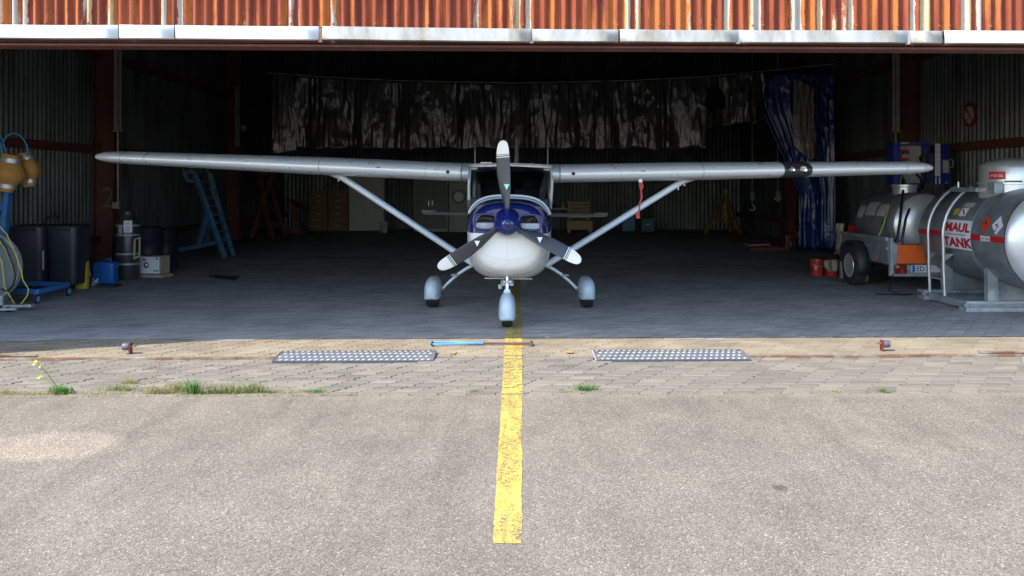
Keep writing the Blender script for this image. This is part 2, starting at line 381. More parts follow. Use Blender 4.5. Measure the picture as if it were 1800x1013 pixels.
thr = struct(MB().add([(x, fy(x, y), -.048) for x, y in ((-9.4, Y_AS - .02), (9.4, Y_AS - .02), (9.4, Y_RAIL), (-9.4, Y_RAIL))], [(0, 1, 2, 3)]).build('paved_threshold', M_JOINT))
flo = struct(MB().add([(x, fy(x, y) if y < 10 else y, -.010) for x, y in ((-8.75, Y_RAIL + .01), (8.75, Y_RAIL + .01), (8.75, 18.2), (-8.75, 18.2))], [(0, 1, 2, 3)]).build('hangar_floor', pm('indoor_joint_dust', (.13, .123, .11), .95)))
flo2 = struct(MB().add([(-8.75, 18.0, -.003), (8.75, 18.0, -.003), (8.75, 33.5, -.003), (-8.75, 33.5, -.003)], [(0, 1, 2, 3)]).build('hangar_floor_rear', M_FLOOR))

PW, PD, PS = .236, .1135, .019                 # paver pitch across, along, and S offset of the head joint
def paver_poly(w=PW - .0075, d=PD - .005):
    r = [(w / 2 - PS, -d / 2), (w / 2 - PS, -d * .14), (w / 2 + PS, d * .14), (w / 2 + PS, d / 2)]
    l = [(-w / 2 + PS, d / 2), (-w / 2 + PS, d * .14), (-w / 2 - PS, -d * .14), (-w / 2 - PS, -d / 2)]
    return r + l
POLY = paver_poly(); POLYI = paver_poly(PW - .015, PD - .0115); POLYF = paver_poly(PW - .006, PD - .004)
def paver(mb, x, y, z, t, th=.03, plain=False):
    if plain:
        o = len(mb.v); mb.v += [Vector((x + a, y + b + SL * a, z)) for a, b in POLYF]; mb.f.append(tuple(o + k for k in range(8))); mb.tint += [t] * 8; return
    n = 8; tx, ty = random.uniform(-.008, .008), random.uniform(-.010, .010)
    o = len(mb.v); dz = lambda px, py: z + px * tx + py * ty
    mb.v += [Vector((x + a, y + b + SL * a, dz(a, b))) for a, b in POLYI] + [Vector((x + a, y + b + SL * a, dz(a, b) - .004)) for a, b in POLY] + [Vector((x + a, y + b + SL * a, z - th)) for a, b in POLY]
    mb.f.append(tuple(o + k for k in range(n)))
    for s in (0, 1):
        for k in range(n): mb.f.append((o + s * n + k, o + (s + 1) * n + k, o + (s + 1) * n + (k + 1) % n, o + s * n + (k + 1) % n))
    mb.tint += [t] * 24
YL = lambda y: -.105 + .0030 * y               # yellow line edges
YR = lambda y: min(.118, .046 + (y - 4.16) * .0127)
def clip_x(poly, x, keep_right):
    out = []
    for i in range(len(poly)):
        a, b = poly[i], poly[(i + 1) % len(poly)]; ia, ib = ((a[0] >= x) == keep_right), ((b[0] >= x) == keep_right)
        if ia: out.append(a)
        if ia != ib:
            t = (x - a[0]) / (b[0] - a[0]); out.append((x, a[1] + t * (b[1] - a[1])))
    return out
yel = MB()
def paint(x, y, z):
    if abs(x) > .4: return
    poly = [(x + a, y + b + SL * a) for a, b in POLY]
    poly = clip_x(poly, YL(y) + random.uniform(-.003, .003), True)
    if len(poly) > 2: poly = clip_x(poly, YR(y) + random.uniform(-.003, .003), False)
    if len(poly) > 2: yel.add([(a, b, z + .0035) for a, b in poly], [tuple(range(len(poly)))])
# threshold strip: the 300 largest pavers singly, the rest as one mesh
VAR = []
for k in range(8):
    mb = MB(); mb.tint = []; paver(mb, 0, 0, 0, (k + .5) / 8); me = bpy.data.meshes.new('paver_block')
    me.from_pydata([tuple(p) for p in mb.v], [], mb.f); at = me.attributes.new('tint', 'FLOAT', 'POINT'); at.data.foreach_set('value', mb.tint); me.materials.append(M_PAV_OUT); VAR.append(me)
rest = MB(); rest.tint = []; single = 0
rows = 13
for r in range(rows):
    y0 = Y_RAIL - .018 - PD * (rows - r - .5); off = (r % 3) * PW / 3 + random.uniform(-.012, .012)
    for k in range(-40, 41):
        x = k * PW + off; y = fy(x, y0) + random.uniform(-.002, .002)
        mid = max(0, 1 - max(0, abs(x) - .75) / .25); rise = max(0, (y0 - (Y_RAIL - .75)) / .75)
        z = ZO + mid * rise * (-ZO) + random.uniform(-.0035, .0035) - (.006 * max(0, noise.noise(Vector((x * .7, y, 0)))))
        t = min(1, max(0, random.gauss(.5, .22)))
        if abs(PX(0, 1) and x / y * FPX) < 915 and single < 300:
            o = bpy.data.objects.new('paver_block', VAR[int(t * 7.99)]); COL.objects.link(o); o.parent = thr
            o.location = Vector((x, y, z)) - ORG[thr]; o.rotation_euler = (random.uniform(-.012, .012), random.uniform(-.008, .008), 0); single += 1
        else: paver(rest, x, y, z, t)
        paint(x, y, z + .002)
o = rest.build('paver_rest', M_PAV_OUT, thr); o['kind'] = 'stuff'
# indoor pavers
tan = MB(); tan.tint = []; ins = MB(); ins.tint = []
r = 0
while True:
    y0 = Y_RAIL + .016 + PD * (r + .5)
    if y0 > 18.0: break
    off = (r % 3) * PW / 3 + random.uniform(-.012, .012)
    for k in range(-37, 38):
        x = k * PW + off
        if abs(x) > 8.6 or (y0 < 10.3 and abs(x / y0) > .68): continue
        y = fy(x, y0); z = random.uniform(-.002, .002); t = min(1, max(0, random.gauss(.5, .2)))
        edge = 8.2 + 1.0 * noise.noise(Vector((x * .8, 3.3, 0)))  # painted sunlit rows end about where the eave's shadow begins
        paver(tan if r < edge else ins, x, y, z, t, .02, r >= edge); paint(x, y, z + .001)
    r += 1
o = tan.build('paver_sunlit', M_PAV_TAN, flo); o['kind'] = 'stuff'
o = ins.build('paver_shaded', M_PAV_IN, flo); o['kind'] = 'stuff'
# yellow line on the asphalt, ragged edges
L, Rr = [], []; y = 4.16
while y < Y_AS - .005:
    L.append((YL(y) + random.uniform(-.0025, .0025) + .006 * noise.noise(Vector((y * 3, 1, 0))), y)); Rr.append((YR(y) + random.uniform(-.003, .003) + .008 * noise.noise(Vector((y * 3, 5, 0))), y)); y += .022
L[0] = (L[0][0] + .004, 4.165); n = len(L)
yel.add([(a, b, ZO + .004) for a, b in L] + [(a, b, ZO + .004) for a, b in Rr], [(i, i + n, i + n + 1, i + 1) for i in range(n - 1)])
yo = struct(yel.build('yellow_line_marking', M_YEL)); yo['label'] = 'worn yellow guide line painted from asphalt into the hangar'
# faded orange paint dabs beside the line
for px, py, lab in ((797, 621, 'faded orange paint dab on pavers beside the left ramp'), (1001, 619.5, 'faded orange paint dab on pavers beside the right ramp')):
    D = GD(py); c = Vector((PX(px, D), D, .009))
    tag(MB().add([c + Vector((a * .036 * random.uniform(.8, 1.2), b * .07 * random.uniform(.8, 1.1), 0)) for a, b in ((-1, -1), (.2, -1.1), (1, -.8), (1, .7), (.1, 1), (-.9, .9))], [(0, 1, 2, 3, 4, 5)]).build('paint_dab', pm('orange_dab', (.34, .23, .085), .8, var=.3, vs=30)), lab, 'paint mark')

# ------------------------------------------------------------------ the hangar
WX, YB, ZR = 8.70, 33.2, 6.9
hg = thing('hangar', 'old corrugated iron hangar with rusty front above its wide open doorway', 'hangar', (0, 8.7, 0))
def corr(mb, p0, ux, nrm, w, z0, z1, pitch, amp, seg=8, ph=0.0, zs=1):
    p0, ux, nrm = Vector(p0), Vector(ux), Vector(nrm); n = int(round(w / pitch * seg)); rows = []
    for j in range(zs + 1):
        z = z0 + (z1 - z0) * j / zs
        rows.append([p0 + ux * (w * i / n) + nrm * (amp * math.sin(2 * math.pi * (w * i / n + ph) / pitch)) + Vector((0, 0, z)) for i in range(n + 1)])
    return mb.loft(rows, False, False)
# rusty sheets of the front wall
SW = .103 * 9; x = -9.6; k = 0
ux = Vector((1, SL, 0)).normalized()
while x < 9.6:
    y = fy(x, 8.555) + (.004 if k % 2 else 0)
    corr(MB(), (x, y, 0), ux, (0, -1, 0), SW + .03, 3.165, ZR, .103, .024, 10, ph=(k * SW)).build('corrugated_sheet', M_RUST, hg, smooth=80)
    b = MB()
    for j in range(0, 9, 4):
        xx = x + .103 * (j + .25); b.lathe([(.011, 0), (.011, -.006), (.006, -.012), (.001, -.012)], (xx, fy(xx, 8.533), 3.27), 'Y', 8)
    b.build('bolt_heads', pm('bolt_rust', (.22, .09, .05), .6), hg, smooth=40)['kind'] = 'stuff'
    x += SW; k += 1
# zinc flashing strips over the door head, steel head beam beneath
def flash(px0, px1, z0, z1, mat, tilt=0.0, dy=0.0, bowl=0.0):
    a, b = PX(px0, 8.42), PX(px1, 8.42); n = max(2, int((b - a) / .15)); rows = [[], [], [], []]
    for i in range(n + 1):
        t = i / n; x = a + (b - a) * t; y = fy(x, 8.415) + dy + .004 * noise.noise(Vector((x * 2, px0, 0))); zz = tilt * (t - .5) + .004 * noise.noise(Vector((x * 1.5, 5, px0)))
        rows[0].append((x, y + .13, z1 + .012 + zz)); rows[1].append((x, y, z1 + zz)); rows[2].append((x, y - .006 + bowl, z0 + .01 + zz)); rows[3].append((x, y + .02, z0 + zz))
    return MB().loft(rows, False, False).build('flashing_strip', mat, hg, smooth=35, solid=.003)
flash(-420, 214, 3.098, 3.232, M_FLASHW, -.004)
flash(216, 311.5, 3.096, 3.231, M_FLASHW, -.002, -.004)
flash(312.5, 562, 3.093, 3.228, M_FLASHW, -.006, .001)
flash(568, 934, 3.085, 3.217, M_FLASH, -.016)
flash(936, 1087, 3.080, 3.204, M_FLASH, -.002, -.005)
flash(1090, 1298, 3.080, 3.204, M_FLASH, -.002, -.002)
flash(1302, 1600, 3.078, 3.204, M_FLASH, .002)
flash(1606, 1663, 3.078, 3.203, M_FLASH, 0, .003)
flash(1667, 2250, 3.078, 3.208, M_FLASHW, .006, -.003)
for px, m, lab in ((564.5, M_RAIL, 0), (935, M_FLASH, 0), (1299.5, M_FLASH, 0), (1603, M_FLASH, 0)):
    xx = PX(px, 8.42); MB().bb(xx - .018, xx + .018, fy(xx, 8.418), fy(xx, 8.45), 3.07, 3.205).build('flashing_joint', m, hg, bevel=.004)
bm_ = MB(); bm_.bar((-9.6, fy(-9.6, 8.62), 3.145), (9.6, fy(9.6, 8.62), 3.115), .18, .10)
bm_.bar((-9.6, fy(-9.6, 8.66), 3.072), (9.6, fy(9.6, 8.66), 3.042), .24, .024)
bm_.bar((-9.6, fy(-9.6, 8.80), 3.20), (9.6, fy(9.6, 8.80), 3.17), .03, .24)
bm_.build('head_beam', M_BEAM, hg)
# unseen awning added left of view, shaped to cast the slanting threshold shadow
aw = MB(); pts = [(-5.06, 8.385), (-7.35, 7.51), (-9.75, 6.60), (-9.75, 8.45)]
aw.add([(a, b, 3.10) for a, b in pts] + [(a, b, 3.14) for a, b in pts], [(3, 2, 1, 0), (4, 5, 6, 7), (0, 1, 5, 4), (1, 2, 6, 5), (2, 3, 7, 6), (3, 0, 4, 7)])
aw.build('shadow_awning', M_ROOF, hg)
MB().bar((-9.65, 6.75, ZO), (-9.65, 6.75, 3.09), .1, .1).build('shadow_awning_post', M_BEAM, hg)
# side and rear walls in sheets, front jambs, roof
PWL = .152; SH = PWL * 7
for side in (-1, 1):
    y = 8.75 + (SL * WX * side); k = 0
    while y < YB + .1:
        w = min(SH + .02, YB + .1 - y)
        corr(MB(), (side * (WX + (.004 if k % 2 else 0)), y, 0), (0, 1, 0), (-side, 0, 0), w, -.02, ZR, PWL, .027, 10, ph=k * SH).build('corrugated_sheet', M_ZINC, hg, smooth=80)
        y += SH; k += 1
    MB().bb(side * 9.15 - .42, side * 9.15 + .42, 8.50 + SL * side * 9, 8.74 + SL * side * 9, -.05, 3.17).build('front_jamb', M_BEAM, hg)
    # girts
    for z in (2.42, .55, 4.4):
        m = MB(); m.bb(*sorted((side * (WX - .03), side * (WX - .16))), 8.9, YB, z - .07, z + .07)
        m.bb(*sorted((side * (WX - .03), side * (WX - .20))), 8.9, YB, z + .072, z + .082); m.build('girt', M_BEAM, hg)
x = -WX - .15; k = 0
while x < WX + .15:
    w = min(SH + .02, WX + .15 - x)
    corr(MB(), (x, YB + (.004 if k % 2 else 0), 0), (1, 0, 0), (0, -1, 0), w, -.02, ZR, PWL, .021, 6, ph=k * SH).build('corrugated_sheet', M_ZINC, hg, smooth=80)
    x += SH; k += 1
MB().bb(-9.8, 9.8, 8.35, YB + .3, ZR + .02, ZR + .15).build('roof', M_ROOF, hg)
for y in (13.0, 18.65, 26.4):
    pr = MB(); pr.bar((-WX, y, ZR - .35), (WX, y, ZR - .35), .2, .5); pr.build('roof_truss', M_BEAM, hg)
for x in (-6, -3, 0, 3, 6):
    MB().bar((x, 8.9, ZR - .06), (x, YB, ZR - .06), .1, .12).build('purlin', M_ROOF, hg)
# tapered steel columns with cable trays
def column(side, y, tray_px=None, ztray=(0, 0), zpipe=0, flip=1):
    c = MB(); d0, d1 = .40, .52
    for (ya, yb, ins_) in ((y - .11, y - .094, 0), (y + .094, y + .11, 0)):
        pass
    def wedge(xa0, xb0, xa1, xb1, y0, y1):
        vs = [(side * xa0, y0, 0), (side * xb0, y0, 0), (side * xb0, y1, 0), (side * xa0, y1, 0), (side * xa1, y0, ZR - .1), (side * xb1, y0, ZR - .1), (side * xb1, y1, ZR - .1), (side * xa1, y1, ZR - .1)]
        c.add(vs, [(0, 3, 2, 1), (4, 5, 6, 7), (0, 1, 5, 4), (1, 2, 6, 5), (2, 3, 7, 6), (3, 0, 4, 7)])
    e = WX - .035
    wedge(e - d0, e - d0 + .022, e - d1, e - d1 + .022, y - .12, y + .12)
    wedge(e - .022, e, e - .022, e, y - .12, y + .12)
    wedge(e - d0 + .022, e - .022, e - d1 + .022, e - .022, y - .008, y + .008)
    return c.build('steel_column', M_BEAM, hg)
for side in (-1, 1):
    for y in (10.6, 18.1 if side < 0 else 18.6, 26.4): column(side, y)
def tray(px, D, ytop, ybot, ypipe, wpx, s=1):
    x = PX(px, D); w = wpx * D / FPX; o = MB()
    o.bb(x - w / 2, x + w * .05, D - .04, D, PZ(ybot, D), PZ(ytop, D)); t = o.build('cable_tray', M_TRAY, hg)
    MB().bb(x + w * .18, x + w * .5, D - .035, D, PZ(ybot - 1, D), PZ(ytop, D)).build('cable_cover', M_TRAY, t)
    MB().bb(x - w * .8, x + w * .75, D - .045, D - .041 + .02, PZ(ybot, D) - .02, PZ(ybot, D)).build('tray_end', M_TRAY, t)
    if ypipe: MB().tube([(x, D - .02, PZ(ybot, D)), (x, D - .02, PZ(ypipe, D))], .022, 8).build('conduit', M_TRAY, t, smooth=40)
    return t
tray(208, 17.95, 60, 230, 358, 13)
t = tray(418, 26.1, 152, 257, 0, 8); MB().box(P(429, 226, 26.05), (.14, .1, .16)).build('floodlight', M_TRAY, t)
tray(1574, 18.3, 60, 231, 252, -12)
MB().box(P(204, 361, 17.9), (.13, .08, .14)).build('junction_box', M_TRAY, hg, bevel=.01)
# painted numeral 2 on the column web
D2 = 18.1 - .012
text_mesh('2', .42, lambda u, v: P(190, 347, D2) + Vector((u, 0, v)), 'painted_numeral', pm('chalk_grey', (.18, .145, .135), .9), hg, sx=.9)

# ------------------------------------------------------------------ threshold rail, door stops, ramps, tow bar
def rail(px0, px1, lab):
    a, b = PX(px0, 8.62), PX(px1, 8.62); t = thing('threshold_rail', lab, 'rail', ((a + b) / 2, fy((a + b) / 2, Y_RAIL), ZO))
    MB().bar((a, fy(a, Y_RAIL), -.012), (b, fy(b, Y_RAIL), -.010), .030, .034).build('rail_web', M_RAIL, t, bevel=.003)
    return t
ra = rail(-160, 500, 'rusty steel threshold rail set in the paving left of the ramps')
rb = rail(1306, 2000, 'rusty steel threshold rail set in the paving right of the ramps')
MB().bb(PX(-160, 8.7), PX(76, 8.7), 8.56, 8.61, .0125, .022).build('raised_strip', M_RAIL, ra)
MB().bar((PX(1718, 8.78), 8.755, .018), (PX(2000, 8.8), 8.82, .018), .05, .014).build('raised_strip', M_RAIL, rb)
def stop(px, py, side, lab):
    D = GD(py); x = PX(px, D); t = thing('door_stop', lab, 'door stop', (x, D, 0), 'door stops on the threshold')
    MB().bb(x - .008, x + .012, D - .03, D + .03, -.01, .11).build('bracket', M_DRED, t, bevel=.003)
    MB().bb(x - .03 * side - .02, x - .03 * side + .025, D - .02, D + .02, .07, .085).build('pin', M_RAIL, t)
    MB().lathe([(.002, 0), (.036, 0), (.038, .006), (.038, .058), (.034, .064), (.002, .064)], (x + (.012 if side > 0 else -.072), D, .072), 'X', 18).build('roller', pm('grey_rubber', (.10, .10, .12), .5), t, smooth=40)
    return t
stop(229, 622, -1, 'small red door stop with grey roller standing on the left rail')
stop(1550, 617, 1, 'small red door stop with grey roller standing on the right rail')
def ramp(px0, px1, skew, lab):
    D0, D1 = 8.43, 8.80; a, b = PX(px0, 8.6), PX(px1, 8.6); c = (a + b) / 2; t = thing('loading_ramp', lab, 'ramp', (c, fy(c, 8.37), ZO), 'perforated ramps over the rail')
    def S(u, v, h=0.0):      # u 0..1 along, v 0..1 front to back
        x = a + (b - a) * u + skew * (v - .5); z = ZO + .012 + (.045) * v + h - .018 * max(0, v - .7) / .3
        return Vector((x, fy(c, D0 + (D1 - D0) * v) + SL * (x - c), z))
    m = MB(); vv = [0, .35, .7, 1]
    m.loft([[S(0, v), S(1, v), S(1, v, -.008), S(0, v, -.008)] for v in vv]); m.build('ramp_plate', M_ALU, t)
    m = MB()
    for v in (0, 1): m.bar(S(0, v, -.006), S(1, v, -.006), .012, .024)
    m.build('edge_rail', pm('dark_ramp_edge', (.06, .065, .08), .5), t)
    for u in (0, 1): MB().loft([[S(u, v, .006) + Vector((-.004, 0, 0)), S(u, v, .006) + Vector((.004, 0, 0)), S(u, v, -.02 - .03 * v) + Vector((.004, 0, 0)), S(u, v, -.02 - .03 * v) + Vector((-.004, 0, 0))] for v in vv]).build('end_plate', M_ALUL if skew < 0 and u == 0 else M_ALU, t)  # right ramp's left end painted brighter, as its sunlit side
    m = MB(); n = 27
    for i in range(n):
        for j in range(4):
            u = (i + .5 + (.25 if j % 2 else -.25)) / n; v = .13 + j * .25
            if u + .3 / n > .99 or u < .3 / n: continue
            du, dv = .36 / n, .075
            m.add([S(u - du, v, .003), S(u - du * .3, v - dv, .003), S(u + du, v, .003), S(u + du * .3, v + dv, .003), S(u - du * .5, v, .009), S(u + du * .5, v, .009)],
                  [(0, 1, 4), (1, 5, 4), (1, 2, 5), (2, 3, 5), (3, 4, 5), (3, 0, 4)])
    o = m.build('tread_studs', M_ALUL, t); o['kind'] = 'stuff'
    return t
ramp(489, 764, .004, 'long studded aluminium ramp across the rail left of the yellow line')
ramp(1045, 1313, -.004, 'long studded aluminium ramp across the rail right of the yellow line')
D = 9.22; tb = thing('tow_bar', 'blue and brown tow bar lying on pavers across the yellow line', 'tow bar', (PX(846, D), D, 0))
def G(px, dy, z=.022): return Vector((PX(px, D + dy), D + dy, z))
MB().tube([G(838, .01), G(800, .045), G(762, .065), G(757, .03)], .011, 8).tube([G(838, -.005), G(800, -.045), G(762, -.075), G(758, -.07)], .011, 8).build('fork', M_BLUER, tb, smooth=40)
MB().tube([G(836, 0), G(850, 0)], .02, 8).build('socket', M_BLUEL, tb, smooth=40)
MB().tube([G(845, 0), G(932, -.012)], .0125, 8).build('shaft', M_BROWN, tb, smooth=40)
MB().tube([G(933, -.075, .024), G(934, .05, .024)], .019, 8).build('handle', M_BROWN, tb, smooth=40)
MB().tube([G(760, .07), G(759, -.09)], .012, 8).build('axle_pin', M_DARK, tb, smooth=40)

# ------------------------------------------------------------------ the aircraft
ROLL, YAW = .0136, .0157
def A(x, y, z):
    x1 = x + (z - 1.2) * ROLL; z1 = z - x * ROLL
    return Vector((-.052 + x1 + y * YAW, 10 + y - x1 * YAW, z1))
ac = thing('light_aircraft', 'high-wing light aircraft in silver, white and blue, parked nose out', 'aircraft', (-.04, 11.8, 0))
ZC = 1.135
def cowl_ring(w, zt, zb, nu, nl, half, n=20, inset=0.0):
    ts = [math.pi * k / n for k in range(n + 1)] if half == 'u' else [math.pi + math.pi * k / n for k in range(n + 1)]
    out = []
    for t in ts:
        x, z = sup(t, w - inset, (zt - ZC - inset) if half == 'u' else (ZC - zb - inset), nu if half == 'u' else nl); out.append((x, ZC + z))
    return out
CW = [(.10, .385, 1.425, .76, 2.5, 2.3), (.115, .41, 1.455, .725, 2.5, 2.35), (.16, .438, 1.475, .69, 2.55, 2.45), (.28, .468, 1.497, .635, 2.6, 2.6), (.5, .495, 1.518, .575, 2.7, 2.9), (.85, .517, 1.536, .53, 2.8, 3.3), (1.15, .535, 1.55, .505, 2.9, 3.6)]
def rings(half, cw=CW): return [[A(x, y, z) for x, z in cowl_ring(w, zt, zb, nu, nl, half)] for y, w, zt, zb, nu, nl in cw]
uc = MB().loft(rings('u'), False, False)
uc = uc.build('upper_cowling', M_BLUE, ac, smooth=50)
lc = MB().loft(rings('l'), False, False).build('lower_cowling', M_WHITE, ac, smooth=50)
def rrect(cx, cz, hw, hz, n=4.0, m=24, skew=0): return [(cx + sup(2 * math.pi * k / m, hw, hz, n)[0], cz + sup(2 * math.pi * k / m, hw, hz, n)[1]) for k in range(m)]
inl = {s: rrect(s * .264, 1.266, .132, .090, 3.4) for s in (-1, 1)}
# nose bowl face with two intake openings
bm = bmesh.new(); es = []
outer = cowl_ring(CW[0][1], CW[0][2], CW[0][3], 2.5, 2.3, 'u')
for loop in (outer, inl[-1], inl[1]):
    vs = [bm.verts.new(A(x, .10, z) - ORG[ac]) for x, z in loop]
    es += [bm.edges.new((vs[i], vs[(i + 1) % len(vs)])) for i in range(len(vs))]
bmesh.ops.triangle_fill(bm, use_beauty=True, use_dissolve=False, edges=es)
me = bpy.data.meshes.new('nose_bowl'); bm.to_mesh(me); bm.free(); me.materials.append(M_BLUE)
nb = bpy.data.objects.new('nose_bowl', me); COL.objects.link(nb); nb.parent = ac; ORG[nb] = ORG[ac]
lo = cowl_ring(CW[0][1], CW[0][2], CW[0][3], 2.5, 2.3, 'l')
CHIN = [(1, .10), (.93, .086), (.8, .073), (.6, .062), (.3, .055), (.04, .053)]
MB().loft([[A(x * k, y, ZC + (z - ZC) * k) for x, z in lo] for k, y in CHIN], False, False).build('chin_plate', M_WHITE, ac, smooth=60)
def chin_y(x, z):
    k = ((abs(x) / CW[0][1]) ** 2.3 + (abs(z - ZC) / (ZC - CW[0][3])) ** 2.3) ** (1 / 2.3)
    for (a, ya), (b, yb) in zip(CHIN, CHIN[1:]):
        if b <= k <= a: return ya + (yb - ya) * (a - k) / (a - b)
    return .10 if k > 1 else .053
for s in (-1, 1):
    MB().loft([[A(x, .10, z) for x, z in inl[s]], [A(s * .264 + (x - s * .264) * .93, .30, 1.266 + (z - 1.266) * .93) for x, z in inl[s]]], False).build('intake_duct', M_BLUE, ac, smooth=50)
    MB().tube([A(x, .096, z) for x, z in inl[s]] + [A(*(inl[s][0][0], .096, inl[s][0][1]))], .013, 8, cap=False).build('intake_rim', M_BLUE, ac, smooth=60)
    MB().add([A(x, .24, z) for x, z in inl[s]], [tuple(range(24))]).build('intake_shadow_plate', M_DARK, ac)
    MB().box(A(s * .268, .17, 1.214), (.22, .10, .085)).build('cylinder_baffle', M_GALV, ac, bevel=.012)
    MB().tube([A(s * .30 - .07, .2, 1.27), A(s * .28, .19, 1.315), A(s * .25 + .07, .2, 1.29)], .018, 8).build('engine_pipe', pm('engine_grime', (.13, .10, .07), .6, .3), ac, smooth=40)
# line where the cowl halves meet, rivets along the chin
rv = MB()
for k in range(19):
    a = -1 + 2 * k / 18; z = .905 - .075 * (1 - a * a); rv.lathe([(.0055, .002), (.0035, -.003)], A(a * .29, chin_y(a * .29, z), z), 'Y', 6)
for k in range(8): rv.lathe([(.0055, .002), (.0035, -.003)], A(0, chin_y(0, 1.03 - k * .028), 1.03 - k * .028), 'Y', 6)
rv.build('rivets', pm('rivet_shade', (.22, .22, .22), .5), lc)['kind'] = 'stuff'
MB().loft([[A(x * 1.006, y, ZC + (z - ZC) * 1.012) for x, z in cowl_ring(w, zt, zb, nu, nl, 'u')][2:-2] for y, w, zt, zb, nu, nl in ((1.07, .531, 1.5475, .51, 2.88, 2.8), (1.11, .535, 1.562, .505, 2.9, 2.8), (1.16, .537, 1.565, .505, 2.9, 2.8))], False, False).build('windscreen_band', M_WHITE2, ac, smooth=60)
MB().tube([A(x * 1.004, 1.10, ZC + (z - ZC) * 1.03) for x, z in cowl_ring(.535, 1.55, .505, 2.9, 2.8, 'u')[2:-2]], .016, 8).build('band_moulding', M_WHITE2, ac, smooth=60)
for s in (-1, 1):
    MB().tube([A(s * (w + .0008), y, ZC) for y, w, *_ in CW], .0022, 5).build('cowl_split_line', M_CABG, ac)
    MB().tube([A(x * 1.002, .30, ZC + (z - ZC) * 1.002) for x, z in (cowl_ring(.4705, 1.4985, .63, 2.6, 2.62, 'u') if s > 0 else cowl_ring(.4705, 1.4985, .63, 2.6, 2.62, 'l'))], .0020, 5).build('nose_bowl_seam', M_CABG, ac)
# exit lip, cowl flaps, exhaust, breather
MB().loft([[A(-.30, 1.00, .518), A(.30, 1.00, .518), A(.30, 1.00, .508), A(-.30, 1.00, .508)], [A(-.31, 1.16, .505), A(.31, 1.16, .505), A(.31, 1.16, .496), A(-.31, 1.16, .496)]]).build('cowl_exit_lip', M_WHITE, ac)
MB().tube([A(.17, 1.12, .54), A(.19, 1.2, .43), A(.20, 1.26, .405)], .042, 12).build('exhaust_pipe', pm('exhaust_metal', (.16, .14, .13), .5, .6), ac, smooth=40)
# fuselage: hollow cabin, tail cone
def fus(y, w, zs, zb, nl=3.6, n=20):
    return [A(*(x, y, z)) for x, z in [(w, zs)] + [(sup(math.pi + math.pi * k / n, w, ZC - zb, nl)[0] * -1, ZC + sup(math.pi + math.pi * k / n, w, ZC - zb, nl)[1]) for k in range(n + 1)] + [(-w, zs)]]
FS = [(1.15, .535, 1.50, .505), (1.6, .55, 1.50, .49), (2.4, .55, 1.50, .49), (3.3, .50, 1.52, .56)]
MB().loft([fus(*a) for a in FS], False, False).build('cabin_shell', M_WHITE, ac, smooth=50)
def tc(y, w, zc, h): return [A(w * math.cos(t), y, zc + h * math.sin(t)) for t in (2 * math.pi * k / 20 for k in range(20))]
MB().loft([tc(3.3, .50, 1.20, .66), tc(4.2, .37, 1.22, .46), tc(5.4, .23, 1.22, .30), tc(6.6, .12, 1.21, .20), tc(7.5, .05, 1.20, .14)]).build('tail_cone', M_WHITE, ac, smooth=50)
MB().loft([[A(x, y, z + .02 * (1 - (x / .56) ** 2)) for x in (-.56, -.3, 0, .3, .56)] for y, z in ((1.66, 1.945), (2.0, 1.965), (3.0, 1.95), (3.45, 1.90))], False, False).build('cabin_roof', M_SILVER, ac, smooth=50, solid=.02)
# windscreen: swept glass from the band up to the roof
ws = MB(); base = cowl_ring(.530, 1.555, .505, 2.9, 2.8, 'u')[3:-3]; rows = []
for j in range(9):
    t = j / 8; row = []
    for i, (x, z) in enumerate(base):
        u = -1 + 2 * i / (len(base) - 1); tx = -.545 * u; tz = 1.935 + .015 * (1 - u * u); edge = abs(u) ** 3
        yy = (1.14 + .30 * edge) * (1 - t) + (1.66 + .10 * edge) * t - .05 * math.sin(math.pi * t)
        row.append(A(x * (1 - t) + tx * t, yy, z * (1 - t) + tz * t))
    rows.append(row)
ws.loft(rows, False, False); ws.build('windscreen', M_GLASS, ac, smooth=80)
for s in (-1, 1):
    MB().tube([A(s * .525, 1.30, 1.40), A(s * .548, 1.52, 1.66), A(s * .552, 1.74, 1.94)], .020, 8).build('windscreen_post', M_SILVER, ac, smooth=50)
    MB().loft([[A(s * .552, y, z) for y, z in ((1.38, 1.50), (2.55, 1.50), (2.55, 1.90), (1.72, 1.90))], [A(s * .545, y, z) for y, z in ((1.38, 1.50), (2.55, 1.50), (2.55, 1.90), (1.72, 1.90))]]).build('door_window', M_GLASS, ac)
    MB().bar(A(s * .55, 2.62, 1.5), A(s * .55, 2.70, 1.93), .05, .08).build('door_post', M_WHITE, ac)
    MB().loft([[A(s * .54, y, z) for y, z in ((2.72, 1.52), (3.35, 1.54), (3.4, 1.86), (2.75, 1.90))], [A(s * .53, y, z) for y, z in ((2.72, 1.52), (3.35, 1.54), (3.4, 1.86), (2.75, 1.90))]]).build('rear_side_window', M_GLASS, ac)
    st = MB(); st.box(A(s * .27, 2.35, 1.32), (.44, .12, .66)); st.box(A(s * .27, 2.36, 1.72), (.22, .08, .16)); st.box(A(s * .27, 2.1, .98), (.44, .5, .14))
    st.build('seat', M_CABIN, ac, bevel=.03)
    MB().lathe([(.024, 0), (.024, .11), (.002, .112)], A(s * .50 - .06, 1.70, 1.905), 'X', 12).build('air_vent', M_GALV, ac, smooth=40)
MB().bar(A(-.50, 1.30, 1.47), A(.50, 1.30, 1.47), .26, .10).build('instrument_panel', M_CABIN, ac, bevel=.02)
MB().bb(*sorted((A(-.5, 3.2, 0).x, A(.5, 3.2, 0).x)), A(0, 3.2, 0).y, A(0, 3.24, 0).y, .6, 1.9).build('rear_bulkhead', M_CABIN, ac)
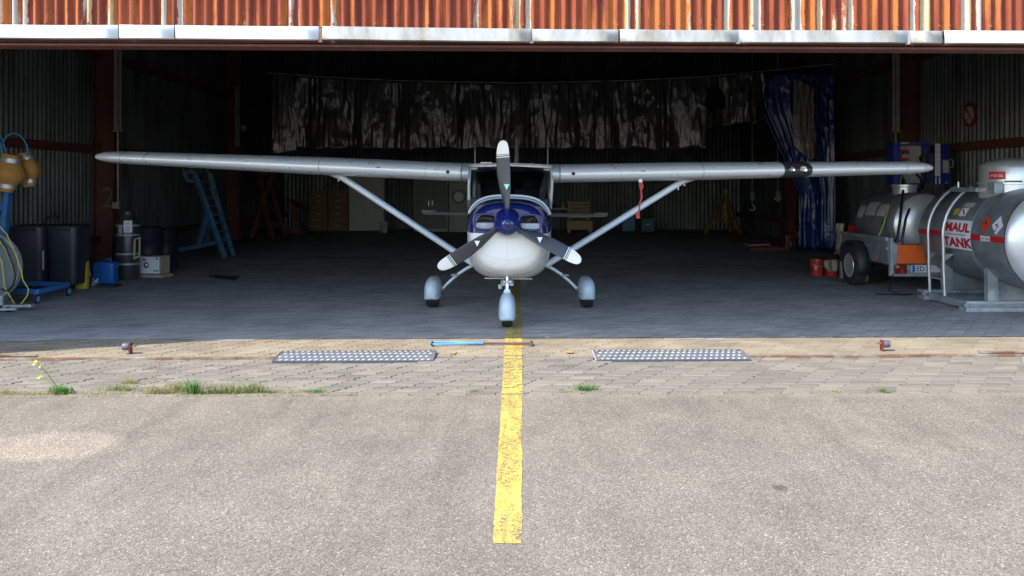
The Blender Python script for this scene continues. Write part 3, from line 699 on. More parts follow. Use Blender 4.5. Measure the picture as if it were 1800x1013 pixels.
MB().bb(A(-.03, 0, 1.9).x, A(.03, 0, 1.9).x, A(0, 1.55, 0).y, A(0, 1.60, 0).y, 1.83, 1.89).build('compass', M_DARK, ac, bevel=.01)
MB().bar(A(-.30, 1.78, 1.925), A(-.05, 1.78, 1.925), .03, .025).build('sun_visor_rail', M_STEEL, ac)
# wings
def foil(c, t, n=14):
    pts = []
    for k in range(n + 1):
        x = (1 - math.cos(math.pi * k / n)) / 2; yt = 5 * t * (.2969 * math.sqrt(x) - .126 * x - .3516 * x * x + .2843 * x ** 3 - .1015 * x ** 4)
        cam_ = .02 / .16 * (.8 * x - x * x) if x < .4 else .02 / .36 * (.2 + .8 * x - x * x); pts.append((x * c, (cam_ + yt) * c, (cam_ - yt) * c))
    return [(a, u) for a, u, l in pts[::-1]] + [(a, l) for a, u, l in pts[1:]]
def wing_ring(s, x, c, y0, t, scale=1.0):
    z0 = 1.845 + (x - .56) * .0307; out = []
    for a, z in foil(c, t):
        out.append(A(s * x, y0 + a, z0 + z * scale - a * .03 + .0))
    return out
ST = [(.655, 1.62, 1.50, .155), (2.5, 1.62, 1.50, .153), (5.27, 1.14, 1.62, .155)]
TIP = [(5.27, 1.14, 1.62, .155), (5.46, 1.10, 1.63, .150), (5.57, 1.03, 1.66, .140), (5.635, .93, 1.70, .115), (5.67, .80, 1.77, .075), (5.682, .66, 1.85, .03)]
def wing_at(s, x, y_frac=0.0):
    for a, b in zip(ST, ST[1:]):
        if a[0] <= x <= b[0]:
            t = (x - a[0]) / (b[0] - a[0]); return [a[i] + (b[i] - a[i]) * t for i in range(4)]
for s in (-1, 1):
    wg = MB().loft([wing_ring(s, *st) for st in ST]).build('wing', M_SILVER, ac, smooth=60)
    MB().loft([wing_ring(s, *st) for st in TIP]).build('wing_tip', M_SILVER, wg, smooth=60)
    MB().loft([wing_ring(s, .555, 1.64, 1.495, .158), wing_ring(s, .648, 1.63, 1.497, .156)]).build('root_fairing', pm('root_fairing_paint', (.62, .66, .70), .4, .35), wg, smooth=60)
    for xs_ in (.66, 2.55, 5.265):
        st = wing_at(s, xs_) ; MB().tube([p + Vector((0, -.001, 0)) for p in wing_ring(s, xs_, st[1] * 1.001, st[2] - .001, st[3] * 1.01)[5:24]], .0022, 5).build('panel_seam', M_CABG, wg)
    # rounded scoop mark and fuel drain on the leading edge
    st = wing_at(s, .83); MB().lathe([(.024, 0), (.02, -.006), (.001, -.006)], A(s * .83, st[2] - .004, 1.858), 'Y', 14).build('vent_hole', M_DARK, wg)
    MB().box(A(s * 1.75, 1.497, 1.905), (.05, .008, .012)).build('tie_fitting', M_CABG, wg)
    # lift strut with its fairing
    top, bot = A(s * 2.46, 2.02, 1.845), A(s * .50, 2.0, .60)
    sr = MB(); rg = []
    for t in (0, .06, .5, .94, 1.0):
        p = top.lerp(bot, t); d = (bot - top).normalized(); up = Vector((0, 1, 0)); nn = d.cross(up).normalized()
        rg.append([p + nn * .044 * math.cos(q) + up * .085 * math.sin(q) for q in (2 * math.pi * k / 14 for k in range(14))])
    sr.loft(rg); sp = sr.build('lift_strut', M_WHITE2, ac, smooth=60)
    cap = MB(); rg = []
    for t, wv, lv in ((-.10, .03, .16), (-.06, .075, .20), (-.02, .082, .18), (.02, .062, .13), (.055, .047, .09)):
        p = top.lerp(bot, t) + Vector((s * .05 * max(0, -t) * 10, 0, .02 * max(0, -t) * 10)); rg.append([p + nn * wv * math.cos(q) + Vector((0, 1, 0)) * lv * math.sin(q) for q in (2 * math.pi * k / 14 for k in range(14))])
    cap.loft(rg); cap.build('strut_fairing', M_WHITE, sp, smooth=60)
    MB().tube([A(s * 2.36, 1.95, 1.76), A(s * 2.38, 1.95, 1.715)], .012, 6).build('tie_down_ring', M_STEEL, sp)
# landing light in the right wing
lg = MB(); rr_ = []
for xs_ in (3.62, 3.66, 3.84, 3.97, 3.99):
    st = wing_at(1, xs_); k = .55 if xs_ > 3.98 else 1
    ring = wing_ring(1, xs_, st[1] * 1.004, st[2] - .005, st[3] * 1.02); h = ring[8:21] if k == 1 else ring[11:18]
    if k != 1: h = [ring[14 + int(round((q - 6) * .5))] for q in range(13)]
    rr_.append(h)
ll = lg.loft(rr_, False, False).build('landing_light', pm('lamp_bay', (.05, .05, .055), .35), ac, smooth=60)
for xs_, rx in ((3.71, .04), (3.86, .052)):
    st = wing_at(1, xs_); z = 1.845 + (xs_ - .56) * .0307 + .004
    MB().lathe([(.002, .004), (rx * .7, .002), (rx, -.012), (rx * .94, -.016), (rx * .5, -.004), (.002, -.001)], A(xs_, st[2] - .006, z), 'Y', 20).build('lamp', M_CHROME, ll, smooth=40)
    MB().lathe([(rx * .4, -.004), (rx * .35, -.016), (.002, -.018)], A(xs_, st[2] - .006, z), 'Y', 12).build('bulb', M_ALUL, ll, smooth=40)
# pitot tube with red ribbon, fuel vents
MB().tube([A(1.705, 1.60, 1.775), A(1.705, 1.56, 1.765), A(1.705, 1.45, 1.765)], .011, 8).build('pitot_tube', M_WHITE, ac, smooth=40)
rbn = thing('warning_ribbon', 'narrow red warning ribbon hanging from the wing in front of the strut', 'ribbon', A(1.705, 1.44, 1.70))
pts = []
for k in range(15):
    t = k / 14; q = A(1.705, 1.43, 1.755); pts.append(q + Vector((.018 * math.sin(5.2 * t) - .012 * t + .006 * math.sin(19 * t), .005 * math.sin(9 * t), -.475 * t)))
m = MB(); m.loft([[p + Vector((w_, 0, 0)), p + Vector((w_, .004, 0)), p + Vector((-w_, .004, 0)), p + Vector((-w_, 0, 0))] for p, w_ in zip(pts, [.022, .03, .026, .012, .010, .013, .012, .010, .011, .013, .010, .012, .022, .026, .022])]); m.build('streamer', M_RED, rbn)
MB().box(A(1.705, 1.43, 1.775), (.045, .05, .05)).build('pitot_cover', M_WHITE, rbn, bevel=.01)
MB().tube([A(2.29, 1.95, 1.75), A(2.29, 1.95, 1.66)], .008, 6).build('fuel_vent', M_WHITE, ac)
# tail
def tail_ring(x, y0, c, z, t): return [A(x, y0 + a, z + h) for a, h in foil(c, t, 8)]
for s in (-1, 1):
    sb = MB().loft([tail_ring(s * x, y0, c, 1.115, t) for x, y0, c, t in ((.06, 6.35, 1.25, .07), (1.72, 6.75, .78, .08), (1.79, 6.82, .66, .05))]).build('stabiliser', M_WHITE2, ac, smooth=60)
    MB().loft([tail_ring(s * x, 6.62, .34, 1.165, .13) for x in (1.52, 1.78)]).build('elevator_horn', M_WHITE2, sb, smooth=60)
fr_ = []
for z, y0, c in ((1.35, 5.9, 1.65), (1.75, 6.45, 1.2), (2.5, 7.1, .78), (2.63, 7.22, .62)):
    fr_.append([A(h, y0 + a, z) for a, h in [(a, u - .02 * c * 0) for a, u in foil(c, .085, 8)]])
fn = MB().loft(fr_).build('tail_fin', M_WHITE2, ac, smooth=60)
MB().lathe([(.04, 0), (.045, .04), (.03, .08), (.004, .09)], A(.0, 7.4, 2.63), 'Z', 10).build('fin_beacon', M_CABG, fn, smooth=50)
for px, y0 in ((835, 258), (963, 261)):
    MB().tube([P(px, 293, 12.3), P(px, y0, 12.35)], [.008, .004], 6).build('whip_aerial', M_CABL, ac)
MB().box(A(-.34, 1.9, 1.985), (.16, .1, .04)).build('roof_aerial', M_WHITE, ac, bevel=.012)
MB().tube([A(x, 1.72, 1.962 + .02 * (1 - (x / .56) ** 2)) for x in (-.56, -.28, 0, .28, .56)], .012, 6).build('roof_edge_moulding', M_CABL, ac)
# undercarriage
def pant(cx, y0, ln, z0, z1, hw, name, top_n=2.0):
    rg = []
    for f, w, ht, hb in ((0, .40, .42, .7), (.025, .68, .64, .88), (.08, .88, .85, .97), (.24, 1, .98, 1), (.45, 1, 1, 1), (.7, .72, .82, .85), (.9, .35, .5, .5), (1, .06, .28, .2)):
        zc = z0 + (z1 - z0) * .36; ring = []
        for k in range(24):
            t = 2 * math.pi * k / 24; up = math.sin(t) >= 0
            x, z = sup(t, hw * w, (z1 - zc) * ht if up else (zc - z0) * hb, top_n if up else 9); ring.append(Vector((cx + x, y0 + ln * f, zc + z)))
        rg.append(ring)
    return MB().loft(rg).build(name, M_FAIR, ac, smooth=60)
def wheel(cx, cy, r, w, parent, lean=0):
    pr = [(.03, -w * .35), (r * .55, -w * .42), (r * .62, -w * .48), (r * .86, -w * .5), (r * .96, -w * .40)]
    g_ = [-.28, -.24, -.10, -.06, .06, .10, .24, .28]
    for i, q in enumerate(g_): pr.append((r * (.985 if abs(q) > .2 else 1.0) - (.008 if i in (1, 2, 5, 6) and False else 0), w * q)); 
    pr = pr + [(r * .96, w * .40), (r * .86, w * .5), (r * .62, w * .48), (r * .55, w * .42), (.03, w * .35)]
    o = MB().lathe(pr, (cx, cy, r), 'X', 32).build('wheel', M_TYRE, parent, smooth=35)
    gr = MB()
    for q in (-.25, -.12, 0, .12, .25): gr.ring([(r * 1.001, w * q - .004), (r * 1.003, w * q), (r * 1.001, w * q + .004)], (cx, cy, r), 'X', 32)
    gr.build('tread_groove', M_DARK, o)
    return o
for s, px in ((-1, 761), (1, 1031)):
    cx = PX(px, 12.1); p_ = pant(cx, 11.80, 1.0, .125, .425, .113, 'wheel_fairing', 2.5)
    wheel(cx, 12.1, .19, .165, ac)
    a = A(s * .47, 2.1, .60); e = Vector((cx - s * .115, 12.1, .24))
    pts = [a.lerp(e, t) + Vector((0, 0, .04 * math.sin(math.pi * t))) for t in (0, .15, .3, .5, .7, .85, 1)]
    MB().tube(pts, [.025, .024, .023, .022, .021, .021, .021], 10).build('gear_leg', M_WHITE2, ac, smooth=50)
    MB().box(a.lerp(e, .62) + Vector((0, -.03, .075)), (.09, .14, .02)).build('step_pad', M_GALV, ac, bevel=.006)
    MB().lathe([(.002, 0), (.05, 0), (.05, .02), (.002, .02)], (cx - s * .128 - .01, 12.1, .22), 'X', 14).build('brake_hub', M_CABG, ac)
    MB().tube([Vector((cx + math.sin(q) * .1195, 11.80 - math.cos(q) * .055 + .06, .225 - .012 * math.cos(q))) for q in (-1.5 + 3 * k / 12 for k in range(13))], .002, 5).build('fairing_seam', M_CABG, p_)
cx = PX(891.5, 10.4)
pant(cx, 10.10, .92, .105, .415, .101, 'nose_wheel_fairing', 2.2); wheel(cx, 10.42, .165, .13, ac)
MB().tube([(cx, 10.42, .40), (cx, 10.47, .62)], .021, 12).build('oleo_strut', M_CHROME, ac, smooth=40)
MB().tube([(cx, 10.41, .40), (cx, 10.425, .445)], [.048, .036], 14).build('strut_collar', M_WHITE2, ac, smooth=40)
m = MB(); m.box((cx, 10.46, .535), (.11, .08, .04)); m.box((cx, 10.46, .50), (.16, .05, .02)); m.build('torque_link', M_GALV, ac, bevel=.006)
for s in (-1, 1): MB().tube([(cx + s * .05, 10.44, .49), (cx + s * .07, 10.5, .52), (cx + s * .03, 10.55, .58)], .012, 6).build('steering_rod', M_GALV, ac, smooth=40)
MB().lathe([(.002, -.03), (.025, -.02), (.025, .03), (.002, .035)], (cx - .085, 10.44, .475), 'Z', 10).build('shimmy_damper', M_CABL, ac, smooth=40)
# propeller: spinner and three blades
HUB = (0.0, 0.0, 1.262)
MB().lathe([(.002, -.315), (.035, -.308), (.075, -.275), (.122, -.21), (.155, -.13), (.172, -.05), (.176, .02), (.164, .05), (.02, .055)], A(*HUB), 'Y', 36).build('spinner', M_BLUE, ac, smooth=50)
MB().lathe([(.150, .03), (.164, .045), (.156, .065), (.02, .065)], A(*HUB), 'Y', 36).build('spinner_backplate', M_BLUE, ac, smooth=50)
MB().ring([(.03, -.322), (.036, -.312), (.030, -.306)], A(*HUB), 'Y', 20).build('spinner_tip', pm('dull_blue', (.05, .06, .2), .4), ac, smooth=50)
BL = [(.13, .058, .050, 46), (.19, .078, .042, 42), (.28, .115, .032, 36), (.40, .150, .025, 30), (.55, .170, .019, 25), (.68, .168, .015, 21), (.775, .158, .012, 19)]
BT = [(.775, .158, .012, 19), (.84, .146, .010, 18), (.89, .126, .009, 17), (.925, .095, .008, 16), (.942, .055, .006, 16), (.948, .02, .003, 16)]
def blade_ring(th, s, c, tk, be):
    u = Vector((math.cos(th), 0, math.sin(th))); tdir = Vector((-math.sin(th), 0, math.cos(th))); b = R(be)
    ch = tdir * math.cos(b) + Vector((0, 1, 0)) * math.sin(b); nn = u.cross(ch).normalized(); out = []
    sweep = .018 * math.sin(max(0, (s - .2) / .75) * math.pi) - .01
    for k in range(16):
        q = 2 * math.pi * k / 16; o_ = u * s + ch * (c / 2 * math.cos(q) + sweep) + nn * (tk / 2 * math.sin(q)); out.append(A(HUB[0] + o_.x, HUB[1] + o_.y - .03, HUB[2] + o_.z))
    return out
for deg in (94.6, 214.6, 333.6):
    th = R(deg)
    bl = MB().loft([blade_ring(th, *q) for q in BL]).build('propeller_blade', M_BLADE, ac, smooth=60)
    MB().loft([blade_ring(th, *q) for q in BT]).build('blade_tip', M_WHITE, bl, smooth=60)
    MB().loft([blade_ring(th, s_, c * 1.01, t * 1.15, be) for s_, c, t, be in ((.752, .1615, .0128, 19.4), (.762, .160, .0126, 19.2))]).build('tip_stripe', M_WHITE, bl)
    MB().loft([blade_ring(th, s_, c * 1.01, t * 1.15, be) for s_, c, t, be in ((.784, .158, .012, 18.9), (.791, .157, .0118, 18.8))]).build('tip_line', M_DARK, bl)
    u = Vector((math.cos(th), 0, math.sin(th))); c_ = u * .415 + Vector((.02 if deg < 100 else 0, -.085, 0)) ; 
    rot = 0 if True else 0
    p = [Vector((-.032, 0, .03)), Vector((.032, 0, .03)), Vector((0, 0, -.035))]
    q = [A(HUB[0] + c_.x + a.x, HUB[1] + c_.y, HUB[2] + c_.z + a.z) for a in p]; q2 = [a + Vector((0, .004, 0)) for a in q]
    MB().add(q + q2, [(0, 1, 2), (5, 4, 3), (0, 3, 4, 1), (1, 4, 5, 2), (2, 5, 3, 0)]).build('warning_triangle', pm('turquoise_decal', (.30, .80, .78), .5) if deg < 100 else M_WHITE, bl)

# ------------------------------------------------------------------ left side of the hangar
# padded wing stand on castors
sx0, sy0 = -6.95, 12.9
ws_ = thing('padded_wing_stand', 'blue castor stand with two orange foam pads bound in silver tape', 'wing stand', (sx0, sy0, 0))
z1, z2 = .30, .30
a, b, c, d = P(65, 518, 12.45), P(120, 503, 13.35), P(20, 500, 13.6), P(10, 508, 12.7)
for v in (a, b, c, d): v.z = .17
bs_ = MB(); bs_.bar(d, a, .05, .07); bs_.bar(a, b, .05, .07); bs_.bar(b, c, .05, .07); bs_.bar(c, d, .05, .07); bs_.build('base_frame', M_BLUES, ws_)
for q in (a, b, c):
    cs = MB(); cs.box(q + Vector((0, 0, -.06)), (.03, .05, .09)); w_ = cs.build('castor_fork', M_BLUES, ws_)
    MB().lathe([(.002, -.018), (.045, -.018), (.068, -.014), (.068, .014), (.045, .018), (.002, .018)], q + Vector((.01, -.02, -.102)), 'X', 18).build('castor_wheel', M_DARK, ws_, smooth=40)
    MB().lathe([(.002, -.021), (.044, -.021), (.044, .021), (.002, .021)], q + Vector((.01, -.02, -.102)), 'X', 18).build('castor_disc', M_BLUER, ws_)
MB().bar(P(-2, 500, 13.0), P(16, 325, 12.9), .07, .10).build('post', M_BLUES, ws_)
MB().bar(P(-30, 430, 13.0), P(12, 350, 12.95), .04, .05).build('brace', M_BLUES, ws_)
MB().bar(P(-20, 322, 12.9), P(48, 318, 12.95), .06, .08).build('cross_arm', M_BLUES, ws_)
def pad(cpx, cpy, D, wpx, hpx, rot, nm):
    c = P(cpx, cpy, D); w, h = wpx * D / FPX / 2, hpx * D / FPX / 2; rg = []
    rm = Matrix.Rotation(rot, 3, 'Y')
    for f, ww in ((-1, .44), (-.8, .52), (-.62, .56), (-.45, .78), (-.05, 1.08), (.35, .86), (.58, .60), (.8, .54), (1, .44)):
        rg.append([c + rm @ Vector((sup(2 * math.pi * k / 20, w * ww, w * .8 * ww, 2.6)[0], sup(2 * math.pi * k / 20, w * ww, w * .8 * ww, 2.6)[1], h * f)) for k in range(20)])
    o = MB().loft(rg).build('foam_pad', M_FOAM, ws_, smooth=50)
    for f in (-.66, .66):
        MB().loft([[c + rm @ Vector((sup(2 * math.pi * k / 20, w * .60, w * .49, 2.6)[0], sup(2 * math.pi * k / 20, w * .60, w * .49, 2.6)[1], h * (f + g_))) for k in range(20)] for g_ in (-.14, .14)]).build('tape_band', M_TAPE, o, smooth=50)
pad(14, 304, 12.7, 58, 66, R(10), 0); pad(47, 299, 13.0, 44, 60, R(-8), 1)
MB().tube([P(6, 283, 12.8), P(2, 255, 12.8), P(-6, 232, 12.8), P(-20, 240, 12.8)], .012, 8).build('blue_tube', M_HOSEB, ws_, smooth=50)
pts = []
for k in range(13):
    t = k / 12; ang = math.pi * (1 - t); pts.append(P(25 + 20 * math.cos(ang) + 4 * t, 262 - 27 * math.sin(ang) - 0 + 12 * t - 6, 12.85))
MB().tube([P(2, 280, 12.85)] + pts + [P(47, 276, 12.9)], .012, 8).build('blue_tube', M_HOSEB, ws_, smooth=50)
MB().tube([P(12, 275, 12.8), P(5, 248, 12.8), P(-4, 230, 12.8)], .010, 8).build('blue_tube', M_HOSEB, ws_, smooth=50)
# cable reel with grey disc
cr = thing('cable_reel', 'large grey reel disc with yellow and black cables at the left edge', 'cable reel', (-7.15, 12.25, 0))
MB().lathe([(.002, -.03), (.46, -.03), (.49, -.015), (.49, .015), (.46, .03), (.002, .03)], (-7.32, 12.15, .56), 'Y', 48).build('reel_disc', M_GREYP, cr, smooth=40)
MB().lathe([(.002, 0), (.2, 0), (.2, .28), (.002, .28)], (-7.32, 12.19, .56), 'Y', 24).build('reel_drum', M_GREYP, cr, smooth=40)
MB().ring([(.45, 0), (.47, 0), (.47, .012), (.45, .012)], (-7.32, 12.105, .56), 'Y', 48).build('disc_rim', M_GALV, cr)
def P2(px, py, D=12.05): return P(px, py, D)
MB().tube([P2(-4, 395), P2(12, 412), P2(27, 445), P2(38, 478), P2(40, 492), P2(50, 508), P2(48, 520), P2(36, 536, 11.95)], .0085, 6).build('yellow_cable', M_CABLEY, cr, smooth=50)
MB().tube([P2(-6, 440), P2(3, 460), P2(6, 485), P2(8, 505), P2(18, 522), P2(27, 536, 11.95)], .0085, 6).build('yellow_cable', M_CABLEY, cr, smooth=50)
MB().tube([P2(-4, 415), P2(10, 435), P2(22, 465), P2(27, 485), P2(24, 500), P2(14, 512), P2(2, 508)], .013, 8).build('black_cable', M_CABLEK, cr, smooth=50)
MB().tube([P2(-4, 419), P2(8, 436), P2(19, 462), P2(24, 480)], .007, 6).build('yellow_cable', M_CABLEY, cr, smooth=50)
st_ = MB(); st_.bar((-7.45, 12.1, .05), (-7.0, 12.1, .05), .3, .06); st_.bar((-7.17, 12.3, .05), (-7.17, 12.3, .56), .08, .08); st_.build('reel_stand', M_GREYP, cr)
tr = thing('low_steel_trolley', 'low galvanised trolley frame on the floor at the left edge', 'trolley', (-6.95, 11.75, 0))
MB().bar(P(-40, 540, 11.75), P(58, 537, 11.75), .10, .035).build('side_rail', M_GALV, tr); MB().bar(P(-40, 545, 11.55), P(30, 543, 11.55), .06, .03).build('front_rail', M_GALV, tr)
MB().bar(P(-2, 520, 11.72), P(-2, 545, 11.72), .12, .04).build('upright', M_GALV, tr)
for px in (-10, 14): 
    m = MB().lathe([(.002, -.02), (.038, -.02), (.038, .02), (.002, .02)], (PX(px, 11.6), 11.6, .038), 'X', 14).build('castor_wheel', M_DARK, tr)
# two black wheelie bins with lids
def bin_(px0, px1, D, ytop, lab):
    x0, x1 = PX(px0, D), PX(px1, D); zt = PZ(ytop, D); t = thing('wheelie_bin', lab, 'bin', ((x0 + x1) / 2, D + .28, 0), 'black bins against the left wall')
    rg = []
    for z, f in ((.10, .86), (.14, .88), (zt - .09, 1.0)):
        cx_, hw_ = (x0 + x1) / 2, (x1 - x0) / 2 * f; rg.append([Vector((cx_ + sup(2 * math.pi * k / 24, hw_, .28 * f, 5)[0], D + .28 + sup(2 * math.pi * k / 24, hw_, .28 * f, 5)[1], z)) for k in range(24)])
    MB().loft(rg).build('bin_body', M_BINB, t, smooth=40)
    rg = []
    for z, f in ((zt - .10, 1.03), (zt - .05, 1.04), (zt - .015, .98), (zt, .80)):
        hw_ = (x1 - x0) / 2 * f; rg.append([Vector((cx_ + sup(2 * math.pi * k / 24, hw_, .29 * f, 5)[0], D + .28 + sup(2 * math.pi * k / 24, hw_, .29 * f, 5)[1], z)) for k in range(24)])
    MB().loft(rg).build('lid', M_BINB, t, smooth=40)
    MB().tube([(x0 + .08, D - .03, zt - .07), (x1 - .08, D - .03, zt - .07)], .016, 8).build('lid_handle', M_BINB, t)
    for xx in (x0 + .06, x1 - .06): MB().lathe([(.002, -.03), (.1, -.03), (.1, .03), (.002, .03)], (xx, D + .48, .1), 'X', 18).build('wheel', M_DARK, t, smooth=40)
    return t
t = bin_(14, 74, 13.75, 396, 'black wheelie bin next to the grey reel disc, with white handle')
MB().bar(P(76, 441, 13.72), P(76, 474, 13.72), .022, .02).build('white_bar', M_CABL, t)
bin_(77, 134, 13.85, 396, 'black wheelie bin beside the yellow canister')
tag(MB().lathe([(.10, 0), (.11, .03), (.09, .06), (.03, .065), (.02, .14)], P(93, 386, 14.1), 'Z', 16).build('small_black_funnel', M_DARK, smooth=40), 'small black funnel lying on the lid of a black bin', 'funnel')
# canisters, pole, paper
def can(px0, px1, y0, y1, D, mat, lab, nm, cap_px, dp=.13):
    x0, x1 = PX(px0, D), PX(px1, D); z0 = max(.0, PZ(y1, D)); z1 = PZ(y0, D); t = thing(nm, lab, 'canister', ((x0 + x1) / 2, D + dp, 0)); rg = []
    for f, w in ((0, .93), (.04, 1), (.84, 1), (.93, .97), (.98, .9), (1, .8)):
        rg.append([Vector(((x0 + x1) / 2 + sup(2 * math.pi * k / 24, (x1 - x0) / 2 * w, dp * w, 6)[0], D + dp + sup(2 * math.pi * k / 24, (x1 - x0) / 2, dp * w, 6)[1], (z1 - .02) * f)) for k in range(24)])
    MB().loft(rg).build('canister_body', mat, t, smooth=45)
    MB().lathe([(.035, 0), (.035, .045), (.002, .046)], (PX(cap_px, D), D + dp * .6, z1 - .04), 'Z', 14).build('screw_cap', M_DARK, t, smooth=40)
    MB().tube([((x0 + x1) / 2 - .04, D + dp + .05, z1 - .03), ((x0 + x1) / 2 - .03, D + dp + .05, z1 + .02), ((x0 + x1) / 2 + .06, D + dp + .05, z1 + .02), ((x0 + x1) / 2 + .07, D + dp + .05, z1 - .03)], .013, 8).build('carry_handle', mat, t, smooth=40)
    return t
t = can(131, 151, 456, 507, 14.2, M_YPL, 'yellow plastic oil canister standing beside a black bin', 'oil_canister', 135, .07)
MB().bb(PX(139, 14.2), PX(148, 14.2), 14.19, 14.198, .14, .33).build('paper_label', M_BLUEL, t)
can(161, 199, 459, 497, 15.0, M_BPL, 'blue plastic canister standing left of the dark gas cylinder', 'water_canister', 186)
tag(MB().tube([P(143, 436, 14.9), P(159, 486, 14.75)], .017, 8).build('white_stick', M_CABL, smooth=40), 'white stick leaning between yellow and blue canisters', 'stick')
m = MB()
for k in range(26):
    q = Vector((random.uniform(-.11, .11), random.uniform(-.06, .06), random.uniform(.0, .09))); e = [q + Vector((random.uniform(-.06, .06), random.uniform(-.05, .05), random.uniform(-.03, .05))) for _ in range(3)]
    c_ = P(160, 497, 14.6); c_.z = .02; m.add([c_ + v for v in e], [(0, 1, 2)])
tag(m.build('crumpled_paper', M_PAPER), 'crumpled white paper on the floor by the blue canister', 'paper')
tag(MB().bb(PX(172, 14.5), PX(205, 14.5), 14.4, 14.7, 0, .035).build('flat_black_tray', M_DARK, bevel=.01), 'flat black tray on the floor in front of the blue canister', 'tray')
# dark gas cylinder with paper labels
gx, gd = PX(216, 15.5), 15.7
gc = thing('gas_cylinder', 'tall dark cylinder with steel bands and a white notice', 'cylinder', (gx, gd, 0))
M_GC = pm('dark_cylinder_paint', (.055, .058, .058), .36, .35, var=.2)
MB().lathe([(.02, 0), (.19, 0), (.205, .03), (.205, .98), (.18, 1.06), (.12, 1.12), (.11, 1.18), (.105, 1.22), (.02, 1.22)], (gx, gd, 0), 'Z', 36).build('cylinder_body', M_GC, gc, smooth=50)
for z in (.28, .46, .80, .97): MB().ring([(.207, -.018), (.212, -.01), (.212, .01), (.207, .018), (.2, .018), (.2, -.018)], (gx, gd, z), 'Z', 36).build('steel_band', M_GALV, gc, smooth=40)
def cyl_patch(cx, cy, r, a0, a1, z0, z1, nm, mat, par, n=8):
    return MB().loft([[Vector((cx + r * math.sin(t), cy - r * math.cos(t), z)) for t in (a0 + (a1 - a0) * k / n for k in range(n + 1))] for z in (z0, z1)], False, False).build(nm, mat, par)
cyl_patch(gx, gd, .2085, -.45, -.05, .83, .955, 'pale_label', M_CABL, gc); cyl_patch(gx, gd, .216, .1, .75, .85, 1.06, 'white_notice', M_PAPER, gc)
def on_cyl(cx, cy, r, a, z): return lambda u, v: Vector((cx + r * math.sin(a + u / r), cy - r * math.cos(a + u / r), z + v))
for i, tx in enumerate(('ACHTUNG', 'NUR FUER', 'MOTOR')): pass
for z in (1.02, .98, .93, .89):
    cyl_patch(gx, gd, .2175, .22, .22 + random.uniform(.25, .42), z - .006, z + .006, 'print_line', M_CABG, gc)
tag(MB().bar(P(237, 420, 15.45), P(236, 455, 15.3), .03, .02).bar(P(246, 417, 15.5), P(245, 450, 15.4), .03, .02).bar(P(236, 421, 15.45), P(247, 418, 15.5), .03, .02).bar(P(235, 455, 15.3), P(246, 450, 15.4), .03, .03).build('small_wooden_frame', M_CARD), 'small empty wooden frame leaning right of the dark gas cylinder', 'frame')
# navy barrels behind
for px, D, w, yt, lab in ((258, 17.3, .62, 398, 'dark navy plastic drum standing behind the dark gas cylinder'), (286, 18.0, .60, 402, 'dark navy plastic drum standing behind the white printed carton')):
    t = thing('plastic_drum', lab, 'drum', (PX(px, D), D, 0), 'navy drums by the left wall'); h = PZ(yt, D)
    MB().lathe([(.02, 0), (w * .46, 0), (w * .5, .04), (w * .5, h * .3), (w * .52, h * .32), (w * .5, h * .34), (w * .5, h * .66), (w * .52, h * .68), (w * .5, h * .7), (w * .5, h - .06), (w * .44, h - .01), (.02, h - .01)], (PX(px, D), D, 0), 'Z', 28).build('drum_body', M_NAVY, t, smooth=40)
    MB().lathe([(.03, 0), (.03, .03), (.002, .03)], (PX(px, D) + .12, D - .05, h - .012), 'Z', 12).build('bung', M_DARK, t)
# white printed carton
bx = thing('printed_carton', 'white printed cardboard carton lying by the left wall', 'carton', P(272, 487, 15.9) * 1.0)
cr_ = P(270, 487, 15.95); rot = Matrix.Rotation(R(-14), 3, 'Z'); cc = Vector((PX(271, 16.05), 16.1, .04))
MB().box(cc + Vector((0, 0, -.012)), (.52, .34, .05), rot).build('tray_base', M_CARD, bx)
MB().box(cc + Vector((0, 0, .185)), (.42, .28, .33), rot).build('carton_body', M_CARD, bx, bevel=.006)
def face(u, v, k=.144): return cc + Vector((0, 0, .185)) + rot @ Vector((u - .02, -k, v))
MB().add([face(-.19, -.15), face(.21, -.15), face(.21, .15), face(-.19, .15)], [(0, 1, 2, 3)]).build('printed_panel', M_PAPER, bx)
rg_ = [face(-.06 + .055 * math.cos(q), .0 + .055 * math.sin(q), .148) for q in (2 * math.pi * k / 20 for k in range(20))]; rg2 = [face(-.055 + .03 * math.cos(q), .005 + .03 * math.sin(q), .148) for q in (2 * math.pi * k / 20 for k in range(20))]
MB().loft([rg_, rg2], False).build('ring_logo', M_BLACKTXT, bx)
for u0, u1, v in ((.09, .12, -.1), (.13, .155, -.1), (.165, .19, -.1), (.14, .19, .12), (-.16, -.06, .10)): MB().add([face(u0, v - .014, .148), face(u1, v - .014, .148), face(u1, v + .014, .148), face(u0, v + .014, .148)], [(0, 1, 2, 3)]).build('print_mark', M_CABG, bx)
# oval plate high on the left wall
ov = tag(MB().lathe([(.002, -.015), (.20, -.015), (.20, .0), (.002, .0)], P(290, 182, 21.75) + Vector((.02, 0, 0)), 'X', 28).build('round_wall_sign', pm('faded_sign', (.24, .20, .19), .8, var=.3, vs=9)), 'faded round sign high on the dark left wall', 'sign')
ov.location.x = -WX + .03
